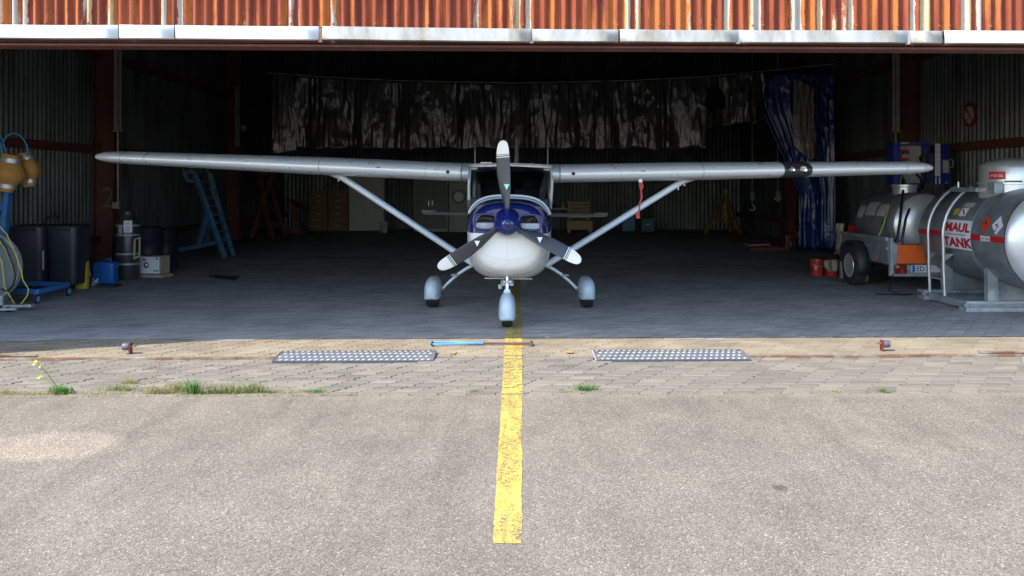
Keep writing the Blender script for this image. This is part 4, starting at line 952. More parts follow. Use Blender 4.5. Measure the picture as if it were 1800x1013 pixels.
# black mat on the floor
mt = MB(); q = [P(366, 489, 15.9), P(412, 493, 15.4), P(421, 488, 15.9), P(380, 484, 16.4)]
for v in q: v.z = .012
q[0].z = .035; q[2].z = .03; mt.add(q + [v + Vector((0, 0, -.008)) for v in q], [(0, 1, 2, 3), (7, 6, 5, 4), (0, 4, 5, 1), (1, 5, 6, 2), (2, 6, 7, 3), (3, 7, 4, 0)])
mo = thing('floor_board', 'thin dark board lying on the paved floor before the blue steps', 'board', (q[0] + q[2]) / 2); mt.build('board_sheet', M_DARK, mo)
MB().bar(q[3] + Vector((.1, -.1, .0)), q[2] + Vector((-.15, 0, .0)), .02, .008).build('pale_edge', M_CABL, mo)
# blue mobile step ladder
sl = thing('mobile_step_ladder', 'blue steel mobile step ladder standing against the left wall', 'step ladder', P(370, 455, 21.0) * 1.0)
f0, f1 = P(395, 456, 20.4), P(342, 306, 21.2); r0, r1 = P(409, 450, 20.9), P(368, 306, 21.8)
f0.z = max(f0.z, .0)
for a, b in ((f0, f1), (r0, r1)): MB().bar(a, b, .09, .10).build('stringer', M_BLUEL, sl)
for k in range(1, 10):
    t = k / 10; MB().bar(f0.lerp(f1, t), r0.lerp(r1, t), .16, .03).build('step', M_BLUEL, sl)
for a, b in ((P(366, 373, 20.8), P(347, 433, 21.2)), (P(372, 373, 21.4), P(359, 430, 21.9))): MB().bar(a, b, .10, .10).build('rear_leg', M_BLUEL, sl)
m = MB(); m.bar(P(300, 443, 21.4), P(395, 424, 20.9), .08, .09); m.bar(P(312, 438, 22.1), P(403, 424, 21.4), .08, .09); m.build('base_rail', M_BLUEL, sl)
MB().bar(P(301, 442, 21.4), P(303, 452, 21.4), .06, .06).build('foot', M_BLUEL, sl)
m = MB(); 
for a, b in (((323, 303), (341, 303)), ((341, 303), (347, 319)), ((347, 319), (330, 318)), ((330, 318), (323, 303))): m.bar(P(*a, 21.2), P(*b, 21.2), .07, .07)
m.build('top_bracket', M_BLUEL, sl)
for a, b in (((322, 304), (322, 270)), ((337, 303), (337, 268)), ((352, 305), (352, 270)), ((364, 303), (362, 270))): MB().tube([P(*a, 21.3), P(*b, 21.4)], .014, 6).build('hand_rail', M_TRAY, sl)
MB().tube([P(365, 290, 21.2), P(374, 340, 21.0), P(383, 365, 20.9)], .012, 6).build('hand_rail', M_TRAY, sl)
# red trestle crane at the back left
te = thing('red_trestle', 'dark red steel trestle in the gloom behind the blue steps', 'trestle', P(500, 415, 28) * 1.0)
for a, b in (((440, 418, 27), (480, 300, 27.5)), ((478, 420, 27), (452, 300, 27.5)), ((500, 414, 28.5), (468, 310, 28))): MB().bar(P(*a), P(*b), .13, .13).build('trestle_leg', M_BEAM, te)
MB().bar(P(440, 395, 27.3), P(500, 395, 28.3), .1, .1).build('trestle_brace', M_BEAM, te); MB().bar(P(450, 305, 27.5), P(485, 305, 27.8), .14, .14).build('trestle_beam', M_BEAM, te)
rc = thing('red_floor_crane', 'low dark red wheeled crane beside the wooden drawers', 'crane', P(515, 412, 30) * 1.0)
MB().bar(P(492, 408, 29.5), P(538, 408, 29.5), .16, .16).build('crane_base', M_DRED, rc); MB().bar(P(525, 408, 29.6), P(512, 350, 29.8), .14, .14).build('crane_mast', M_DRED, rc); MB().bar(P(512, 352, 29.8), P(540, 372, 29.3), .1, .1).build('crane_jib', M_DRED, rc)
for px in (494, 535): MB().lathe([(.002, -.04), (.1, -.04), (.1, .04), (.002, .04)], (PX(px, 29.4), 29.4, .1), 'X', 16).build('wheel', M_DARK, rc)

# ------------------------------------------------------------------ rear wall furniture
def drawers(px0, px1, y0, D, n, lab):
    x0, x1, z1 = PX(px0, D), PX(px1, D), PZ(y0, D); t = thing('drawer_cabinet', lab, 'drawer cabinet', ((x0 + x1) / 2, D + .3, 0), 'wooden drawer cabinets at the rear wall')
    MB().bb(x0, x1, D + .03, D + .6, 0, z1).build('carcass', M_WOOD, t)
    for k in range(n):
        za, zb = .08 + (z1 - .12) * k / n, .08 + (z1 - .12) * (k + 1) / n - .025; d = MB().bb(x0 + .03, x1 - .03, D, D + .028, za, zb).build('drawer_front', M_WOOD, t, bevel=.006)
        MB().bb((x0 + x1) / 2 - .08, (x0 + x1) / 2 + .08, D - .025, D - .002, (za + zb) / 2 - .012, (za + zb) / 2 + .012).build('drawer_handle', M_GALV, d)
drawers(543, 575, 336, 32.0, 6, 'brown wooden drawer cabinet at the rear wall, the left one of two')
drawers(577, 611, 334, 32.2, 6, 'brown wooden drawer cabinet next to the white cupboard')
def cupboard(px0, px1, y0, D, mat, lab, nm, frame_mat=None, doors=2):
    x0, x1, z1 = PX(px0, D), PX(px1, D), PZ(y0, D); t = thing(nm, lab, 'cupboard', ((x0 + x1) / 2, D + .25, 0))
    MB().bb(x0, x1, D + .025, D + .55, 0, z1).build('cupboard_body', frame_mat or mat, t)
    for k in range(doors):
        a = x0 + .03 + (x1 - x0 - .06) * k / doors; b = x0 + .03 + (x1 - x0 - .06) * (k + 1) / doors - .012
        d = MB().bb(a, b, D, D + .023, .10, z1 - .04).build('cupboard_door', mat, t, bevel=.004)
        xh = b - .06 if k == 0 else a + .06; MB().bb(xh - .012, xh + .012, D - .025, D - .002, .95, 1.12).build('door_handle', M_STEEL, d)
    return t
cupboard(613, 675, 305, 32.3, M_CABW, 'plain white double-door cupboard at the rear wall', 'tool_cupboard')
cupboard(727, 787, 312, 31.6, M_CABG, 'dark grey steel double-door cupboard with pale frame', 'steel_cupboard', M_CABL)
lk = cupboard(789, 830, 318, 31.4, M_CABL, 'light grey locker with octagonal emblem half hidden by the cowling', 'locker', doors=1)
oc = [P(806.5, 346, 31.36) + Vector((.28 * math.cos(R(22.5 + 45 * k)), 0, .28 * math.sin(R(22.5 + 45 * k)))) for k in range(8)]; oi = [P(806.5, 346, 31.36) + Vector((.22 * math.cos(R(22.5 + 45 * k)), 0, .22 * math.sin(R(22.5 + 45 * k)))) for k in range(8)]
MB().loft([oc, oi], False).build('octagon_border', M_CABG, lk); MB().add([P(806.5, 346, 31.37) + (v - P(806.5, 346, 31.36)) * .78 for v in oi], [tuple(range(8))]).build('octagon_emblem', M_PAPER, lk)
wb = thing('waste_bin', 'small pale waste bin in front of the white cupboard', 'waste bin', (PX(675, 31), 31, 0)); 
MB().lathe([(.1, 0), (.12, 0), (.145, .36), (.15, .365), (.15, .38), (.135, .38), (.11, .02), (.01, .02)], (PX(675, 31), 31, 0), 'Z', 18).build('bin_body', M_CABL, wb, smooth=40); MB().ring([(.145, .34), (.155, .35), (.155, .385), (.145, .39)], (PX(675, 31), 31, 0), 'Z', 18).build('rim', M_CABL, wb)
wk = thing('workbench', 'narrow workbench with small bottles behind the aircraft tail', 'workbench', (PX(985, 31.5), 31.6, 0))
MB().bb(PX(960, 31), PX(1001, 31), 31, 31.6, PZ(369, 31), PZ(366, 31)).build('bench_top', M_CABL, wk)
for px in (962, 998): MB().bb(PX(px, 31.1) - .03, PX(px, 31.1) + .03, 31.1, 31.16, 0, PZ(369, 31)).build('leg', M_CABG, wk)
for i, (px, h, m_) in enumerate(((974, .16, M_DARK), (990, .22, M_CABL), (996, .16, M_DARK))):
    tag(MB().lathe([(.05, 0), (.055, .01), (.055, h * .7), (.02, h * .85), (.02, h), (.002, h)], (PX(px, 31.2), 31.2, PZ(366, 31) + .001), 'Z', 12).build('bottle', m_, smooth=40), ('dark bottle on the narrow workbench nearest the fuselage', 'pale bottle in the middle of the narrow workbench', 'dark bottle at the outer end of the narrow workbench')[i], 'bottle', 'bottles on the workbench')
kr = thing('slatted_crate', 'pale wooden crate with slatted back beside the workbench', 'crate', (PX(1020, 30.8), 31, 0))
MB().bb(PX(998, 30.6), PX(1042, 30.6), 30.6, 31.1, .12, PZ(388, 30.6)).build('crate_box', M_WOODL, kr, bevel=.01)
for px in (1001, 1039): MB().bb(PX(px, 30.6) - .04, PX(px, 30.6) + .04, 30.62, 30.72, 0, .118).build('leg', M_WOODL, kr)
for k in range(5): MB().bb(PX(1000, 31.1), PX(1035, 31.1), 31.12, 31.15, PZ(384 - k * 6.2, 31.1), PZ(379.5 - k * 6.2, 31.1)).build('back_slat', M_WOODL, kr)
for px in (1000, 1035): MB().bb(PX(px, 31.1) - .03, PX(px, 31.1) + .03, 31.155, 31.2, 0, PZ(353, 31.1)).build('back_post', M_WOODL, kr)
for px0, px1, y0, D, m_, lab in ((1094, 1116, 370, 31.0, M_BLUEL, 'blue steel box at the rear wall seen below the strut'), (1127, 1151, 386, 31.3, pm('teal_paint', (.02, .09, .12), .5), 'low teal box at the rear wall right of the blue box')):
    t = thing('equipment_box', lab, 'equipment box', (PX((px0 + px1) / 2, D), D + .25, 0)); MB().bb(PX(px0, D), PX(px1, D), D, D + .5, .06, PZ(y0, D)).build('box_body', m_, t, bevel=.012)
    MB().bb(PX(px0, D) - .01, PX(px1, D) + .01, D - .01, D + .51, PZ(y0, D), PZ(y0, D) + .035).build('lid', m_, t); MB().bb(PX(px0 + 8, D), PX(px1 - 8, D), D - .035, D - .002, PZ(y0, D) - .2, PZ(y0, D) - .16).build('handle', M_GALV, t)
    MB().bb(PX(px0, D) + .02, PX(px1, D) - .02, D + .04, D + .46, 0, .06).build('plinth', M_DARK, t)
tj = thing('tripod_jack', 'yellow tripod aircraft jack standing near the rear wall', 'jack', (PX(1272, 30), 30, 0))
ap = P(1276, 346, 30)
for q in (P(1238, 406, 29.5), P(1301, 405, 29.5), P(1285, 401, 31)): q.z = .05; MB().bar(q, ap, .09, .09).build('leg', M_YJACK, tj)
MB().tube([P(1276, 392, 30), P(1276, 340, 30)], .09, 14).build('ram', M_YJACK, tj, smooth=40); MB().bar(P(1255, 391, 29.7), P(1276, 384, 30), .07, .07).bar(P(1295, 391, 29.7), P(1276, 384, 30), .07, .07).build('brace', M_YJACK, tj); MB().tube([P(1276, 340, 30), P(1276, 334, 30)], .04, 10).build('jack_pad', M_STEEL, tj)
# hanging hooks
def hook(px, y0, y1, D, lab):
    t = thing('hoist_hook', lab, 'hook', P(px, y1, D), 'hooks hanging from the roof')
    MB().tube([P(px, y1 - 12, D), (PX(px, D), D, ZR - .1)], .012, 6).build('chain', M_TRAY, t)
    MB().box(P(px, y0, D), (.12, .1, .26)).build('hook_block', M_CABG, t, bevel=.02)
    c = P(px, y1 - 6, D); MB().tube([c + Vector((0, 0, .14))] + [c + Vector((.07 * math.sin(q), 0, .07 * math.cos(q))) for q in (0.2 + 4.4 * k / 9 for k in range(10))], .022, 8).build('hook_bow', M_GALV, t, smooth=50)
hook(1322, 345, 372, 24, 'steel crane hook on a chain hanging below the right wing'); hook(1367, 346, 354, 22.6, 'small steel hook on a cord hanging before the blue tarpaulin')
# pallet truck with plank
pt = thing('pallet_truck', 'red hand pallet truck parked in front of the blue tarpaulin', 'pallet truck', (PX(1370, 22.5), 22.5, 0))
MB().bar(P(1316, 436, 23.2), P(1385, 434, 23.2), .16, .07).build('fork', M_DRED, pt); MB().bar(P(1316, 439, 22.6), P(1385, 437, 22.6), .16, .07).build('fork', M_DRED, pt)
MB().box(P(1385, 425, 22.9), (.3, .55, .42)).build('pump_unit', M_DRED, pt, bevel=.05)
MB().lathe([(.002, -.05), (.14, -.05), (.17, -.03), (.17, .03), (.14, .05), (.002, .05)], (PX(1393, 22.5), 22.5, .17), 'X', 22).build('wheel', M_TYRE, pt, smooth=40); MB().lathe([(.002, -.056), (.1, -.056), (.1, .056), (.002, .056)], (PX(1393, 22.5), 22.5, .17), 'X', 22).build('wheel_disc', M_CABL, pt)
MB().tube([P(1402, 415, 22.8), P(1420, 367, 22.6), P(1432, 352, 22.5)], .022, 8).tube([P(1406, 416, 22.8), P(1424, 368, 22.6), P(1434, 353, 22.5)], .018, 8).build('tiller', M_GALV, pt, smooth=40)
tag(MB().bar(P(1312, 430, 22.9), P(1350, 429, 22.9), .4, .03).build('loose_plank', M_WOODL), 'short light plank resting on the red pallet truck forks', 'plank')

# ------------------------------------------------------------------ hanging sheets
def sheet(name, label, cat, mat, D, px0, px1, top, bot, fold, nx_, nz_, seed, hole=None, warp=None):
    m = MB(); rows = []
    for j in range(nz_ + 1):
        v = j / nz_; row = []
        for i in range(nx_ + 1):
            px = px0 + (px1 - px0) * i / nx_; u = px * .02
            f = fold * (.5 + .6 * v) * (math.sin(px * .075 + 2.2 * noise.noise(Vector((px * .012, v * .6, seed)))) + .7 * noise.noise(Vector((px * .05, v * 1.4, seed + 4)))) + .035 * noise.noise(Vector((px * .16, v * 2.2, seed + 9))) + .014 * noise.noise(Vector((px * .45, v * 6, seed + 5)))
            py = top(px) + (bot(px) - top(px)) * v; pq = px if warp is None else warp(px, py); row.append(P(pq + 5 * v * noise.noise(Vector((px * .03, v, seed + 2))), py, D) + Vector((0, f, 0)))
        rows.append(row)
    o = len(m.v)
    for rw in rows: m.v += rw
    n = nx_ + 1
    for j in range(nz_):
        for i in range(nx_):
            px = px0 + (px1 - px0) * (i + .5) / nx_; py = top(px) + (bot(px) - top(px)) * (j + .5) / nz_
            if hole and hole(px, py): continue
            m.f.append((j * n + i, j * n + i + 1, (j + 1) * n + i + 1, (j + 1) * n + i))
    return tag(m.build(name, mat, smooth=70, solid=.002), label, cat)
def ctop(px): 
    pts = [(478, 129), (560, 136), (700, 143), (900, 147), (1100, 143), (1240, 136), (1345, 126), (1470, 113)]
    for a, b in zip(pts, pts[1:]):
        if a[0] <= px <= b[0]: return a[1] + (b[1] - a[1]) * (px - a[0]) / (b[0] - a[0])
    return 129
def cbot(px):
    if px < 1238: return 262 + 6 * noise.noise(Vector((px * .03, 0, 0))) + (8 if px < 520 else 0)
    t = (px - 1238) / 107; return 226 - 14 * t + 6 * noise.noise(Vector((px * .06, 3, 0))) if t > .02 else 262
sheet('plastic_curtain', 'long crinkled black plastic curtain hung across the rear of the hangar', 'curtain', M_BLACKSHEET, 22.0, 479, 1345, ctop, cbot, .085, 560, 34, 1.0,
      hole=lambda x, y: ((x - 1257) / 20) ** 2 + ((y - 174) / 21) ** 2 < 1 + .3 * noise.noise(Vector((x * .1, y * .1, 0))))
tag(MB().tube([P(x, ctop(x) - 1, 22.0) for x in range(470, 1471, 40)], .012, 6).build('curtain_wire', M_TRAY, smooth=60), 'slack wire carrying the black plastic curtain', 'wire')
sheet('blue_tarpaulin', 'blue plastic tarpaulin hanging down to the floor at the right', 'tarpaulin', M_TARP, 22.2, 1338, 1466, lambda x: 128 + (8 if x < 1360 else 0), lambda x: 437 + 3 * math.sin(x * .2), .06, 60, 50, 7.0, warp=lambda x, y: 1466 - (1466 - x) * (128 - max(0, min(1, (y - 190) / 150)) * 66) / 128)
sheet('clear_plastic_strip', 'cloudy plastic strip hanging in front of the blue tarpaulin', 'plastic strip', M_CLEARSHEET, 21.9, 1394, 1432, lambda x: 138 + abs(x - 1400) * .5, lambda x: 284 - abs(x - 1424) * .9, .06, 24, 30, 12.0)

# ------------------------------------------------------------------ right side: fuel tank, trailer, dispenser
TX, TZ, TR = 6.93, .985, .675                 # tank axis along the depth of the hangar
T0, T1 = 11.05, 13.40
ft = thing('fuel_tank', 'galvanised cylindrical fuel tank with red stripe and access ladder', 'fuel tank', (TX, 12.2, 0))
pr = [(TR, 0), (TR, T1 - T0)]
MB().lathe([(.002, T1 - T0 + .20), (TR * .45, T1 - T0 + .18), (TR * .8, T1 - T0 + .10), (TR * .96, T1 - T0 + .02), (TR, T1 - T0 - .03), (TR, .02), (TR + .002, .0)], (TX, T0, TZ), 'Y', 64).build('tank_shell', M_GALVD, ft, smooth=40)
MB().lathe([(TR + .004, .0), (TR, -.012), (TR * .965, -.05), (TR * .86, -.11), (TR * .6, -.175), (TR * .3, -.21), (.002, -.22)], (TX, T0, TZ), 'Y', 64).build('tank_end', M_STEEL, ft, smooth=40)
MB().ring([(TR + .001, -.006), (TR + .007, -.004), (TR + .007, .006), (TR + .001, .008)], (TX, T0, TZ), 'Y', 64).build('end_seam', M_DARK, ft)
MB().ring([(TR + .001, -.012), (TR + .004, -.006), (TR + .004, .006), (TR + .001, .012)], (TX, 11.88, TZ), 'Y', 64).build('weld_seam', M_GALV, ft, smooth=40)
def TS(y, z, off=.003):      # point on the left flank of the tank
    a = math.asin(max(-1, min(1, (z - TZ) / TR))); return Vector((TX - (TR + off) * math.cos(a), y, TZ + (TR + off) * math.sin(a)))
def tpatch(y0, y1, z0, z1, off, nm, mat, par, n=6, dia=False):
    if dia:
        yc, hy, rows_ = (y0 + y1) / 2, (y1 - y0) / 2, []
        for k in range(9):
            v = k / 8; w = max(.02, 1 - abs(2 * v - 1)); rows_.append([TS(yc + hy * w * u, z0 + (z1 - z0) * v, off) for u in (-1, 0, 1)])
        return MB().loft(rows_, False, False).build(nm, mat, par)
    return MB().loft([[TS(y, z0 + (z1 - z0) * k / n, off) for k in range(n + 1)] for y in (y0, y1)], False, False).build(nm, mat, par)
tpatch(T0 + .01, T1 - .02, .952, 1.03, .003, 'red_stripe', M_REDS, ft)
tpatch(11.86, 12.66, .80, 1.20, .008, 'brand_panel', M_PAPER, ft, 10)
def on_t(yc, zc, off): return lambda u, v: TS(yc - u, zc + v, off)
text_mesh('MAUL', .125, on_t(12.22, 1.10, .013), 'brand_text', M_REDS, ft, sx=1.6, bold=.05)
text_mesh('TANK', .135, on_t(12.22, .895, .013), 'brand_text', M_REDS, ft, sx=1.6, bold=.05)
tpatch(11.98, 12.5, .996, 1.006, .013, 'address_line', M_CABG, ft, 2)
tpatch(11.40, 11.66, 1.055, 1.295, .006, 'flammable_placard', pm('placard_orange', (.62, .06, .02), .5), ft, 4, True)
tpatch(11.12, 11.38, 1.05, 1.29, .006, 'hazard_placard', M_PAPER, ft, 4, True)
tpatch(11.24, 11.31, 1.095, 1.105, .012, 'fish_symbol', M_BLACKTXT, ft, 1); tpatch(11.25, 11.26, 1.11, 1.21, .012, 'tree_symbol', M_BLACKTXT, ft, 2); tpatch(11.22, 11.25, 1.15, 1.17, .012, 'branch_symbol', M_BLACKTXT, ft, 1); tpatch(11.26, 11.30, 1.17, 1.185, .012, 'branch_symbol', M_BLACKTXT, ft, 1)
MB().add([TS(11.55, 1.20, .012), TS(11.52, 1.225, .012), TS(11.50, 1.19, .012), TS(11.53, 1.17, .012)], [(0, 1, 2, 3)]).build('flame_symbol', M_BLACKTXT, ft)
tpatch(11.38, 11.62, .955, 1.02, .006, 'number_plate', M_PAPER, ft, 3); text_mesh('UN 1203', .036, on_t(11.50, .987, .010), 'number_text', M_BLACKTXT, ft, sx=1.3)
tpatch(12.05, 12.32, 1.385, 1.445, .004, 'grey_plate', M_CABL, ft, 3); tpatch(12.35, 12.48, 1.27, 1.36, .004, 'warning_sticker', M_YPL, ft, 3); tpatch(12.12, 12.30, 1.26, 1.37, .004, 'prohibition_sticker', M_PAPER, ft, 3)
MB().add([TS(12.28, 1.35, .007), TS(12.25, 1.36, .007), TS(12.14, 1.28, .007), TS(12.17, 1.27, .007)], [(0, 1, 2, 3)]).build('red_bar', M_REDS, ft)
# skids, saddles
for y in (11.75, 12.95):
    MB().bb(6.08, 7.9, y - .10, y + .10, .0, .055).bb(6.08, 7.9, y - .10, y + .10, .10, .14).bb(6.10, 7.9, y - .02, y + .02, .0555, .0995).build('skid_beam', M_GALV, ft)
    MB().bb(6.40, 6.54, y - .05, y + .05, .141, .62).build('saddle_post', M_GALV, ft); MB().bb(7.32, 7.46, y - .05, y + .05, .141, .62).build('saddle_post', M_GALV, ft)
    MB().bb(6.545, 7.315, y - .012, y + .012, .141, .40).build('saddle_plate', M_GALVD, ft)
MB().bb(6.15, 6.23, 11.86, 12.84, .02, .12).build('side_sill', M_GALV, ft)
# dome and platform
dm = MB().lathe([(.455, 1.50), (.455, 1.70), (.475, 1.705), (.475, 1.735), (.455, 1.74), (.455, 1.93), (.435, 1.975), (.38, 2.02), (.25, 2.055), (.002, 2.07)], (TX + .04, 12.05, 0), 'Z', 56).build('dome', M_STEEL, ft, smooth=40)
cyl_patch(TX + .04, 12.05, .458, -1.28, -.78, 1.775, 1.88, 'fuel_label', M_REDS, dm)
text_mesh('AVGAS 100LL', .036, on_cyl(TX + .04, 12.05, .4605, -1.03, 1.825), 'fuel_text', M_PAPER, dm, sx=.62)
MB().bb(6.42, 6.58, 12.05, 12.75, 1.60, 1.66).build('platform', M_GALV, ft, bevel=.004)
MB().bb(6.50, 6.62, 11.72, 11.90, 1.58, 1.73).build('latch', M_GALV, ft, bevel=.01)
MB().tube([(6.46, 12.6, 1.66), (6.46, 12.6, 1.74)], .018, 8).build('valve', M_STEEL, ft)
MB().tube([(6.62, 11.70, 1.745), (6.80, 11.60, 1.745)], .012, 6).build('lid_lever', M_CABG, ft)
for y in (12.86, 12.42):
    pts = [Vector((6.18, y, .03)), Vector((6.16, y, .5)), Vector((6.155, y, .80))]
    for k in range(1, 10):
        a = R(-12 + k * 8.2); pts.append(Vector((TX - (TR + .12) * math.cos(a) * .985, y, TZ + (TR + .10) * math.sin(a))))
    MB().tube(pts, .021, 10).build('ladder_rail', M_STEEL, ft, smooth=50)
sp_ = MB().bb(6.15, 6.30, 12.40, 12.88, .70, .715).build('ladder_step', M_GALV, ft)
for y in (12.42, 12.85): MB().add([(6.17, y, .70), (6.29, y, .70), (6.17, y, .60), (6.17, y + .008, .70), (6.29, y + .008, .70), (6.17, y + .008, .60)], [(0, 1, 2), (5, 4, 3), (0, 3, 4, 1), (1, 4, 5, 2), (2, 5, 3, 0)]).build('gusset', M_GALV, ft)
MB().bb(6.16, 6.19, 12.42, 12.86, .33, .36).build('ladder_rung', M_GALV, ft)
cb = [Vector((7.0 + .35 * math.cos(q), 11.3 + .10 * math.sin(q) - .02 * k / 10, .014 + .004 * (k % 3))) for k, q in enumerate(.3 * k for k in range(40))]
tag(MB().tube(cb, .011, 6).build('coiled_hose', M_CABLEK, smooth=50), 'black hose coiled on the floor in front of the big tank', 'hose')
# trailer with smaller tank
tl = thing('tank_trailer', 'grey single-axle trailer carrying a small galvanised fuel tank', 'trailer', (6.6, 14.8, 0))
X0, X1, Y0, Y1 = 5.90, 7.30, 13.62, 15.85
MB().bb(X0 + .02, X1, Y0 + .02, Y1, .44, .50).build('bed', M_GALVD, tl)
MB().bb(X0, X0 + .03, Y0 + .05, Y1, .46, .86).build('side_board', M_GALVD, tl, bevel=.004); MB().bb(X1 - .03, X1, Y0 + .05, Y1, .46, .86).build('side_board', M_GALVD, tl)
MB().bar((X0 - .012, Y0 + .05, .845), (X0 - .012, Y1, .845), .04, .05).build('top_rail', M_GALV, tl); MB().bar((X0 - .008, Y0 + .06, .70), (X0 - .008, Y1, .70), .02, .03).build('side_rib', M_GALV, tl)
MB().bb(X0 + .06, X1 - .06, Y0 - .004, Y0 + .024, .36, .80).build('tailboard', M_GALV, tl, bevel=.004)
MB().bb(X0 + .01, X0 + .058, Y0 - .03, Y0 + .045, .27, .87).build('corner_post', M_GALV, tl, bevel=.004)
MB().bb(X0 + .059, X1, Y0 - .02, Y0 + .05, .265, .355).build('rear_bumper', M_GALV, tl, bevel=.006)
MB().bb(X0 + .07, X0 + .26, Y0 - .05, Y0 - .021, .31, .45).build('tail_lamp', pm('dark_red_lens', (.12, .012, .012), .3), tl, bevel=.006)
MB().add([(X0 + .155, Y0 - .055, .315), (X0 + .225, Y0 - .055, .315), (X0 + .175, Y0 - .055, .43)], [(0, 1, 2)]).build('triangle_reflector', M_REDS, tl)
MB().bb(X0 + .08, X0 + .14, Y0 - .055, Y0 - .0505, .40, .44).build('indicator_lens', M_ORANGE, tl)
np_ = MB().bb(X0 + .34, X0 + .86, Y0 - .045, Y0 - .0215, .335, .445).build('licence_plate', M_PAPER, tl)
MB().bb(X0 + .342, X0 + .385, Y0 - .049, Y0 - .0455, .337, .443).build('blue_band', M_BPL, np_)
text_mesh('ED', .078, lambda u, v: Vector((X0 + .47 + u, Y0 - .049, .39 + v)), 'plate_text', M_BLACKTXT, np_, sx=.95, bold=.012)
MB().lathe([(.018, 0), (.018, -.003), (.002, -.003)], (X0 + .575, Y0 - .046, .415), 'Y', 14).build('plate_seal', M_CABG, np_); MB().lathe([(.018, 0), (.018, -.003), (.002, -.003)], (X0 + .575, Y0 - .046, .368), 'Y', 14).build('plate_seal', M_CABG, np_)
ob_ = MB().add([(X0 + .115, Y0 - .04, .47), (X0 + .56, Y0 - .04, .47), (X0 + .53, Y0 - .03, .76), (X0 + .13, Y0 - .03, .76), (X0 + .115, Y0 - .026, .47), (X0 + .56, Y0 - .026, .47), (X0 + .53, Y0 - .016, .76), (X0 + .13, Y0 - .016, .76)], [(0, 1, 2, 3), (7, 6, 5, 4), (0, 4, 5, 1), (1, 5, 6, 2), (2, 6, 7, 3), (3, 7, 4, 0)]).build('orange_warning_plate', M_ORANGE, tl)
MB().bar((X0 + .108, Y0 - .035, .462), (X0 + .57, Y0 - .035, .462), .02, .014).bar((X0 + .122, Y0 - .028, .77), (X0 + .54, Y0 - .028, .77), .02, .014).build('plate_border', M_DARK, ob_)
wl = MB().lathe([(.03, -.09), (.19, -.095), (.21, -.10), (.30, -.105), (.335, -.08), (.34, -.03), (.34, .03), (.335, .08), (.30, .10), (.03, .10)], (5.80, 14.72, .34), 'X', 40).build('wheel', M_TYRE, tl, smooth=35)
MB().lathe([(.005, -.085), (.06, -.085), (.075, -.07), (.12, -.066), (.16, -.085), (.185, -.10), (.20, -.108), (.205, -.10)], (5.80, 14.72, .34), 'X', 32).build('rim', M_STEEL, wl, smooth=35)
for k in range(8): MB().box((5.80 - .084, 14.72 + .145 * math.cos(k * .7854 + .3), .34 + .145 * math.sin(k * .7854 + .3)), (.02, .045, .045)).build('rim_slot', M_DARK, wl, bevel=.008)
for k in range(5): MB().lathe([(.012, -.10), (.012, -.08)], (5.80, 14.72 + .095 * math.cos(k * 1.2566), .34 + .095 * math.sin(k * 1.2566)), 'X', 8).build('wheel_bolt', M_DARK, wl)
mg = []
for k in range(11):
    a = R(-22 + 20 * k); mg.append([Vector((5.69, 14.72 - .40 * math.cos(a), .36 + .40 * math.sin(a))), Vector((5.91, 14.72 - .40 * math.cos(a), .36 + .40 * math.sin(a)))])
MB().loft(mg, False, False).build('mudguard', M_DARK, tl, smooth=40, solid=.02)
MB().bb(5.70, 5.90, 14.36, 14.375, .24, .38).build('mud_flap', M_DARK, tl)
MB().bar((X0 + .2, 14.72, .33), (X1 - .1, 14.72, .33), .08, .08).build('axle', M_DARK, tl)
MB().lathe([(.02, 0), (.02, -.02), (.002, -.022)], (X0 - .002, 14.05, .53), 'X', 10).build('side_reflector', M_ORANGE, tl); MB().box((X0 - .02, Y1 - .03, .46), (.02, .05, .05)).build('side_reflector', M_ORANGE, tl)
MB().bar((X0 + .06, Y1 - .1, .0), (X0 + .06, Y1 - .1, .44), .05, .05).build('jockey_leg', M_GALV, tl)
ttx, ttz, ttr = 6.56, 1.06, .515
tt = MB().lathe([(.002, 13.70), (.22, 13.715), (.40, 13.77), (.49, 13.84), (ttr, 13.92), (ttr, 15.3), (.48, 15.42), (.3, 15.5), (.002, 15.53)], (ttx, 0, ttz), 'Y', 56).build('trailer_tank', M_GALVD, tl, smooth=40)
MB().ring([(ttr + .001, 13.89), (ttr + .006, 13.90), (ttr + .006, 13.925), (ttr + .001, 13.935)], (ttx, 0, ttz), 'Y', 56).build('tank_seam', M_GALV, tt, smooth=40)
MB().lathe([(.002, 13.694), (.22, 13.708), (.40, 13.762), (.488, 13.835)], (ttx, 0, ttz), 'Y', 56).build('tank_head', M_STEEL, tt, smooth=40)
MB().lathe([(.19, 1.53), (.19, 1.66), (.21, 1.67), (.21, 1.70), (.002, 1.71)], (ttx - .02, 14.5, 0), 'Z', 32).build('filler_neck', M_STEEL, tt, smooth=40)
def t2(y0, y1, a0, a1, nm, mat):
    return MB().loft([[Vector((ttx - (ttr + .004) * math.cos(R(a0 + (a1 - a0) * k / 5)), y, ttz + (ttr + .004) * math.sin(R(a0 + (a1 - a0) * k / 5)))) for k in range(6)] for y in (y0, y1)], False, False).build(nm, mat, tt)
t2(15.02, 15.25, 8, 32, 'paper_sheet', pm('aged_paper', (.52, .53, .53), .8)); t2(14.55, 14.95, 14, 42, 'paper_sheet', pm('aged_paper', (.52, .53, .53), .8)); t2(14.15, 14.48, 14, 38, 'paper_sheet', pm('aged_paper', (.52, .53, .53), .8))
t2(13.95, 14.25, 62, 78, 'dark_plate', M_CABG)
